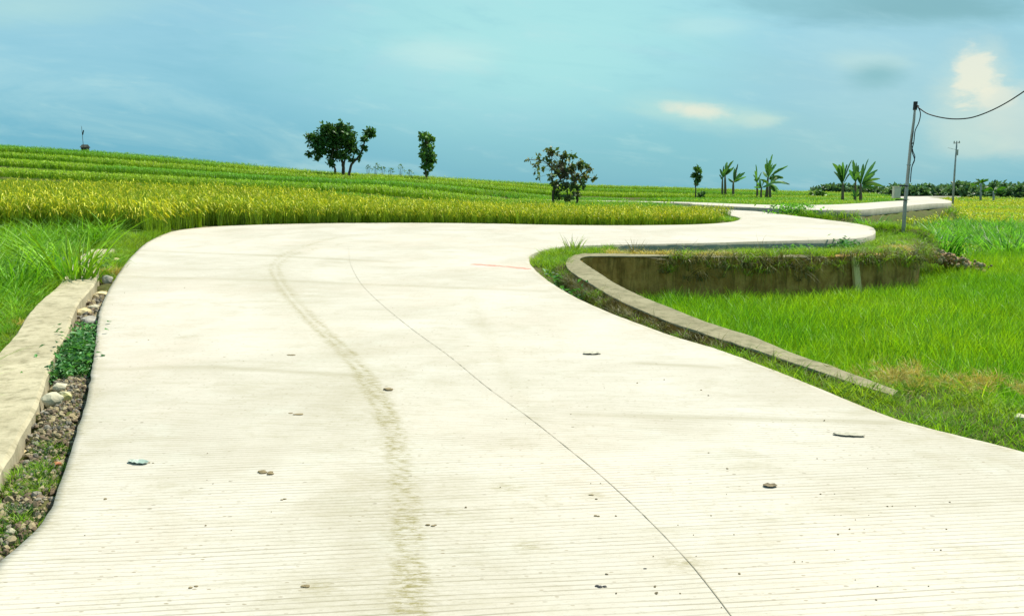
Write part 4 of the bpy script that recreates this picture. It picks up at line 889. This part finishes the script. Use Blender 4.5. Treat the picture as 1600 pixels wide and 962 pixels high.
# ------------------------------------------------------------------ distant wood
r = np.random.default_rng(77); v, f = [], []; tb = MB()
rows = []
for i in range(120):
    px = r.uniform(1405, 1720); Y = r.uniform(118, 150); top = np.interp(px, [1405, 1440, 1500, 1560, 1600, 1720], [296, 291, 292, 288, 289, 284]) + r.normal() * 3.4; rows.append((px, Y, top))
for i in range(46):
    px = r.uniform(1268, 1410); Y = r.uniform(125, 155); top = np.interp(px, [1268, 1290, 1340, 1410], [298, 291, 293, 292]) + r.normal() * 2.0; rows.append((px, Y, top))
for px, Y, top in rows:
    m = Y / F; t_ = P(px, top, Y); zg = float(gz(t_[0], t_[1])[0]); h_ = max(t_[2] - zg, .8); rad = r.uniform(5, 12) * m
    bl = []
    for q in range(6):
        bl.append((t_[0] + r.normal() * rad * .55, Y + r.normal() * rad * .5, zg + h_ * r.uniform(.2, .82), rad * r.uniform(.3, .65), rad * .5, h_ * r.uniform(.12, .25)))
    leaf_cloud(v, f, bl, 260, .62, r, .6, .2, .2); tb.tube([(t_[0], Y, zg - .2), (t_[0] + .1, Y, zg + h_ * .7)], [.14, .06], 5)
nv = len(v); V_ = np.array(v); Fq = np.array(f)
wood = mesh_obj('distant_wood', np.vstack([V_, np.array(tb.v)]), [tuple(q) for q in Fq] + [tuple(i + nv for i in q) for q in tb.f], [M_woodl, M_bark], midx=[0] * len(Fq) + [1] * len(tb.f)); leaf_tones(wood.data, np.r_[np.repeat(r.random(len(Fq)), 4), np.zeros(len(tb.v))]); tag(wood, kind='stuff')
def palm(label, name, Y, base, top, spread, n, seed, mat=M_ban, cat='tree'):
    r = random.Random(seed); b0 = P(*base, Y); b0[2] = float(gz(b0[0], b0[1])[0]) - .05; root = empty(name, b0, label, cat); cr = P(*top, Y) - b0; mb = MB(); mb.tube([(0, 0, 0), cr * .5 + np.array([.06, 0, 0]), cr], [.16, .13, .09], 8); mb.build('trunk', M_pole, root, True); m = Y / F
    v, f = [], []
    for i in range(n):
        a = 6.283 * i / n + r.random() * .5; L = spread * m * r.uniform(.8, 1.1); el = r.uniform(-.1, .8); d = np.array([math.cos(a) * math.cos(el), math.sin(a) * math.cos(el), math.sin(el)]) * L - np.array([0, 0, .15 * L])
        q, g = banana_leaf(cr, cr + d, L * .32, r, .15); k = len(v); v += q; f += [tuple(j + k for j in h) for h in g]
    mesh_obj('crown', np.array(v), f, [mat], root); return root
palm('pale trunked papaya-like tree with a flat leafy top before the distant wood', 'papaya_tree', 100, (1532, 314), (1532.5, 287), 15, 18, 5, M_cane)
palm('bright banana-like palm right of the pale trunked tree, its fronds arching low', 'small_palm', 98, (1552, 316), (1552, 299), 18, 14, 6, M_cane)
tree('low_bush', 'rounded green bush beyond the far bend right of the tallest banana plant', 62, (1273, 312), [(1275, 301, 6, 5), (1270, 304, 5, 4), (1282, 303, 5, 4)], [(['base', (1274, 303)], .05, .02)], 320, .2, M_slim, 61, .04, cat='bush')
# ------------------------------------------------------------------ stones and litter
M_st = {'pale': plain('stone_pale', (.38, .34, .23), (.52, .47, .34), 6, .85), 'tan': plain('stone_tan', (.50, .40, .20), (.62, .50, .28), 6, .85), 'grey': plain('stone_grey', (.28, .26, .22), (.44, .40, .33), 6, .85), 'moss': plain('stone_mossy', (.44, .40, .14), (.50, .46, .30), 9, .9), 'red': plain('stone_red', (.35, .10, .05), (.42, .20, .10), 9, .9)}
def stone(label, px, py, sz, mat, seed, zoff=-.13, rot=0.0):
    sz = sz * .82; p_ = U_(px, py, lambda Y: zr(Y) + zoff); me = rock_mesh('stone_mesh', M_st[mat], seed, 3, .75, .2); o = bpy.data.objects.new('stone', me); C.objects.link(o)
    zg = max(float(gz(p_[0], p_[1])[0]), -9); o.location = (p_[0], p_[1], zg + sz * .22); o.scale = (sz, sz, sz); o.rotation_euler = (0, 0, rot)
    return tag(o, label, 'stone', 'stones lying in the left gutter' if px < 300 else None)
stone('largest pale stone in the gutter, with yellow moss beside it', 84, 648, .19, 'pale', 1)
stone('yellow mossy stone touching the largest pale stone', 101, 640, .15, 'moss', 2)
stone('cream stone just behind the largest gutter stone', 96, 622, .14, 'pale', 3)
stone('brown stone at the kerb foot before the largest gutter stone', 71, 655, .12, 'grey', 4)
stone('tan wedge of stone halfway up the gutter by the kerb', 133, 492, .22, 'tan', 5)
stone('white rounded stone midway up the gutter', 148, 482, .2, 'pale', 6)
stone('grey block of stone in the middle of the rubble', 141, 506, .26, 'grey', 7)
stone('broad tan stone low in the rubble above the green weeds', 128, 520, .22, 'tan', 8)
stone('flat tan stone at the road edge in the upper gutter', 158, 462, .26, 'tan', 9)
stone('grey stone leaning on the road slab in the upper gutter', 168, 443, .24, 'grey', 10)
stone('bright yellow stone standing at the top end of the gutter', 183, 417, .26, 'tan', 11)
stone('yellow stone nearest the grass at the gutter end', 190, 410, .24, 'tan', 12)
stone('small reddish brown stone at the road edge in the lower gutter', 89, 741, .075, 'red', 13)
stone('flat tan pebble in the lower gutter near the kerb', 37, 703, .09, 'tan', 14)
stone('pale pebble near the road at the bottom left of the gutter', 19, 858, .06, 'pale', 15)
stone('cream stone on the grassy bank at the right edge of the frame', 1597, 640, .16, 'pale', 16, .0)
# heap of broken stone at the far end of the wall
M_rub = [plain('rubble_rust', (.30, .17, .08), (.42, .26, .12), 9, .9), M_gr[0], M_gr[2]]
rub = [rock_mesh('rubble_%d' % i, M_rub[i % 3], 70 + i, 2) for i in range(6)]
n = 700; tt = RNG.random(n); x = 10.5 + 1.8 * tt + RNG.normal(size=n) * .12; y = 20.55 + .55 * tt + RNG.normal(size=n) * .40
zt2 = np.interp(tt, [0, 1], [.30, -.28]) * (1 - .3 * np.abs(y - 21.1)) - .2 * RNG.random(n)
scatter('rubble', rub, np.stack([x, y, zt2], 1), .06 + .10 * RNG.random(n), tiltmax=3)
# litter on the road
M_dung = plain('dried_mud', (.15, .115, .06), (.26, .20, .11), 20, .95); M_lf = plain('dead_leaf', (.09, .07, .04), (.22, .17, .10), 20, .8); M_plg = plain('pale_plastic', (.22, .30, .25), (.40, .45, .38), 14, .4); M_plw = plain('grey_scrap', (.34, .31, .23), (.44, .41, .32), 12, .6)
def clod(name, label, cat, px, py, w, mat, seed, lumps=3, h=.4):
    p_ = U_(px, py); r = random.Random(seed); mb = MB()
    for i in range(lumps):
        me = rock_mesh('tmp', mat, seed * 7 + i, 2); c = np.array([r.uniform(-.5, .5) * w * (lumps > 1), r.uniform(-.2, .2) * w, 0]); s = w * r.uniform(.35, .7)
        mb.add([np.array(v.co) * np.array([s, s * .8, s * h]) + c + np.array([0, 0, s * h * .25]) for v in me.vertices], [tuple(q.vertices) for q in me.polygons]); bpy.data.meshes.remove(me)
    o = mb.build(name, mat); o.location = (p_[0], p_[1], zr(p_[1]) + .012 * (float(vnoise(p_[0], p_[1], .5)) - .5)); return tag(o, label, cat)
clod('mud_clod', 'brown crumbled mud clod with a tail left of the tyre track', 'clod', 418, 741, .085, M_dung, 1, 5)
clod('mud_clod', 'flat dark mud clod beside the tyre track near the bottom', 'clod', 674, 825, .04, M_dung, 2, 3)
clod('mud_clod', 'blackish clod near the bottom edge left of the joint line', 'clod', 943, 921, .05, M_black, 3, 3)
clod('mud_clod', 'small black clod just left of the joint line near the bottom', 'clod', 1011, 891, .028, M_black, 4, 2)
clod('mud_clod', 'brown clod right of the bottom left clods', 'clod', 472, 924, .04, M_dung, 5, 2)
clod('mud_clod', 'dark clod in the lower left of the road', 'clod', 302, 919, .035, M_dung, 6, 2)
clod('mud_clod', 'scattered dark crumbs just right of the tyre track, halfway up the road', 'clod', 612, 611, .10, M_dung, 7, 6)
clod('mud_clod', 'long flat brown crumb left of the tyre track, halfway up the road', 'clod', 459, 648, .09, M_dung, 8, 3, .2)
clod('mud_clod', 'thin dark crumb in the upper left of the road', 'clod', 452, 555, .09, M_dung, 9, 4, .25)
clod('mud_clod', 'small dark crumb right of the lower track beside the joint line', 'clod', 934, 807, .03, M_dung, 10, 2)
clod('mud_clod', 'pair of dark crumbs left of the joint line', 'clod', 925, 775, .03, M_dung, 11, 3)
clod('mud_clod', 'double dark crumb below the brown clod with a tail', 'clod', 445, 785, .035, M_dung, 12, 2)
def scrap(name, label, cat, px, py, w, d, mat, seed, curl=.25):
    p_ = U_(px, py); r = random.Random(seed); n, k = 9, 4; v = []; f = []
    for i in range(n):
        s = i / (n - 1); ww = d * math.sin(math.pi * (.06 + .88 * s)) ** .6
        for j in range(k):
            t = j / (k - 1) - .5; v.append(((s - .5) * w + r.uniform(-1, 1) * w * .02, t * ww + r.uniform(-1, 1) * d * .06, .006 + curl * d * .35 * (abs(t) * 1.4) ** 2 + abs(r.gauss(0, 1)) * d * .05))
    for i in range(n - 1):
        for j in range(k - 1): f.append((i * k + j, i * k + j + 1, (i + 1) * k + j + 1, (i + 1) * k + j))
    o = mesh_obj(name, v, f, [mat]); so = o.modifiers.new('thick', 'SOLIDIFY'); so.thickness = .0015; o.location = (p_[0], p_[1], zr(p_[1]) + .012 * (float(vnoise(p_[0], p_[1], .5)) - .5) - .003); o.rotation_euler = (0, 0, r.uniform(-.3, .1)); return tag(o, label, cat)
scrap('dead_leaf', 'curled dark brown leaf lying on the right half of the road', 'leaf', 1203, 762, .07, .05, M_lf, 1, .5)
scrap('plastic_scrap', 'torn pale green plastic scrap in the lower left of the road', 'scrap', 216, 724, .13, .06, M_plg, 2, .6)
clod('mud_clod', 'dark crumb stuck to the right end of the pale plastic scrap', 'clod', 236, 726, .03, M_dung, 14, 2)
scrap('paper_scrap', 'crumpled long pale scrap near the right road edge', 'scrap', 1326, 682, .18, .06, M_plw, 3, .5)
scrap('dead_leaf', 'long pale brown leaf in the upper middle of the road', 'leaf', 925, 553, .16, .09, M_plw, 4, .3)
# loose crumbs too many to count
n = 240; px_ = RNG.uniform(120, 1500, n); py_ = RNG.uniform(440, 955, n) ; q = np.array([U_(a_, b_)[:2] for a_, b_ in zip(px_, py_)]); k = inside(q[:, 0], q[:, 1], near_poly[::2]) & (dist_poly(q[:, 0], q[:, 1], np.vstack([Ls[::6]])) > .1); q = q[k]; q = q[(vnoise(q[:, 0], q[:, 1], 1.3) > .42)]
cr_ = [rock_mesh('crumb_%d' % i, [M_dung, M_lf][i % 2], 90 + i, 1, .4) for i in range(4)]
scatter('road_crumbs', cr_, np.c_[q, zr(q[:, 1]) + .012 * (vnoise(q[:, 0], q[:, 1], .5) - .5) + .002], .006 + .016 * RNG.random(len(q)) ** 2, tiltmax=.6)
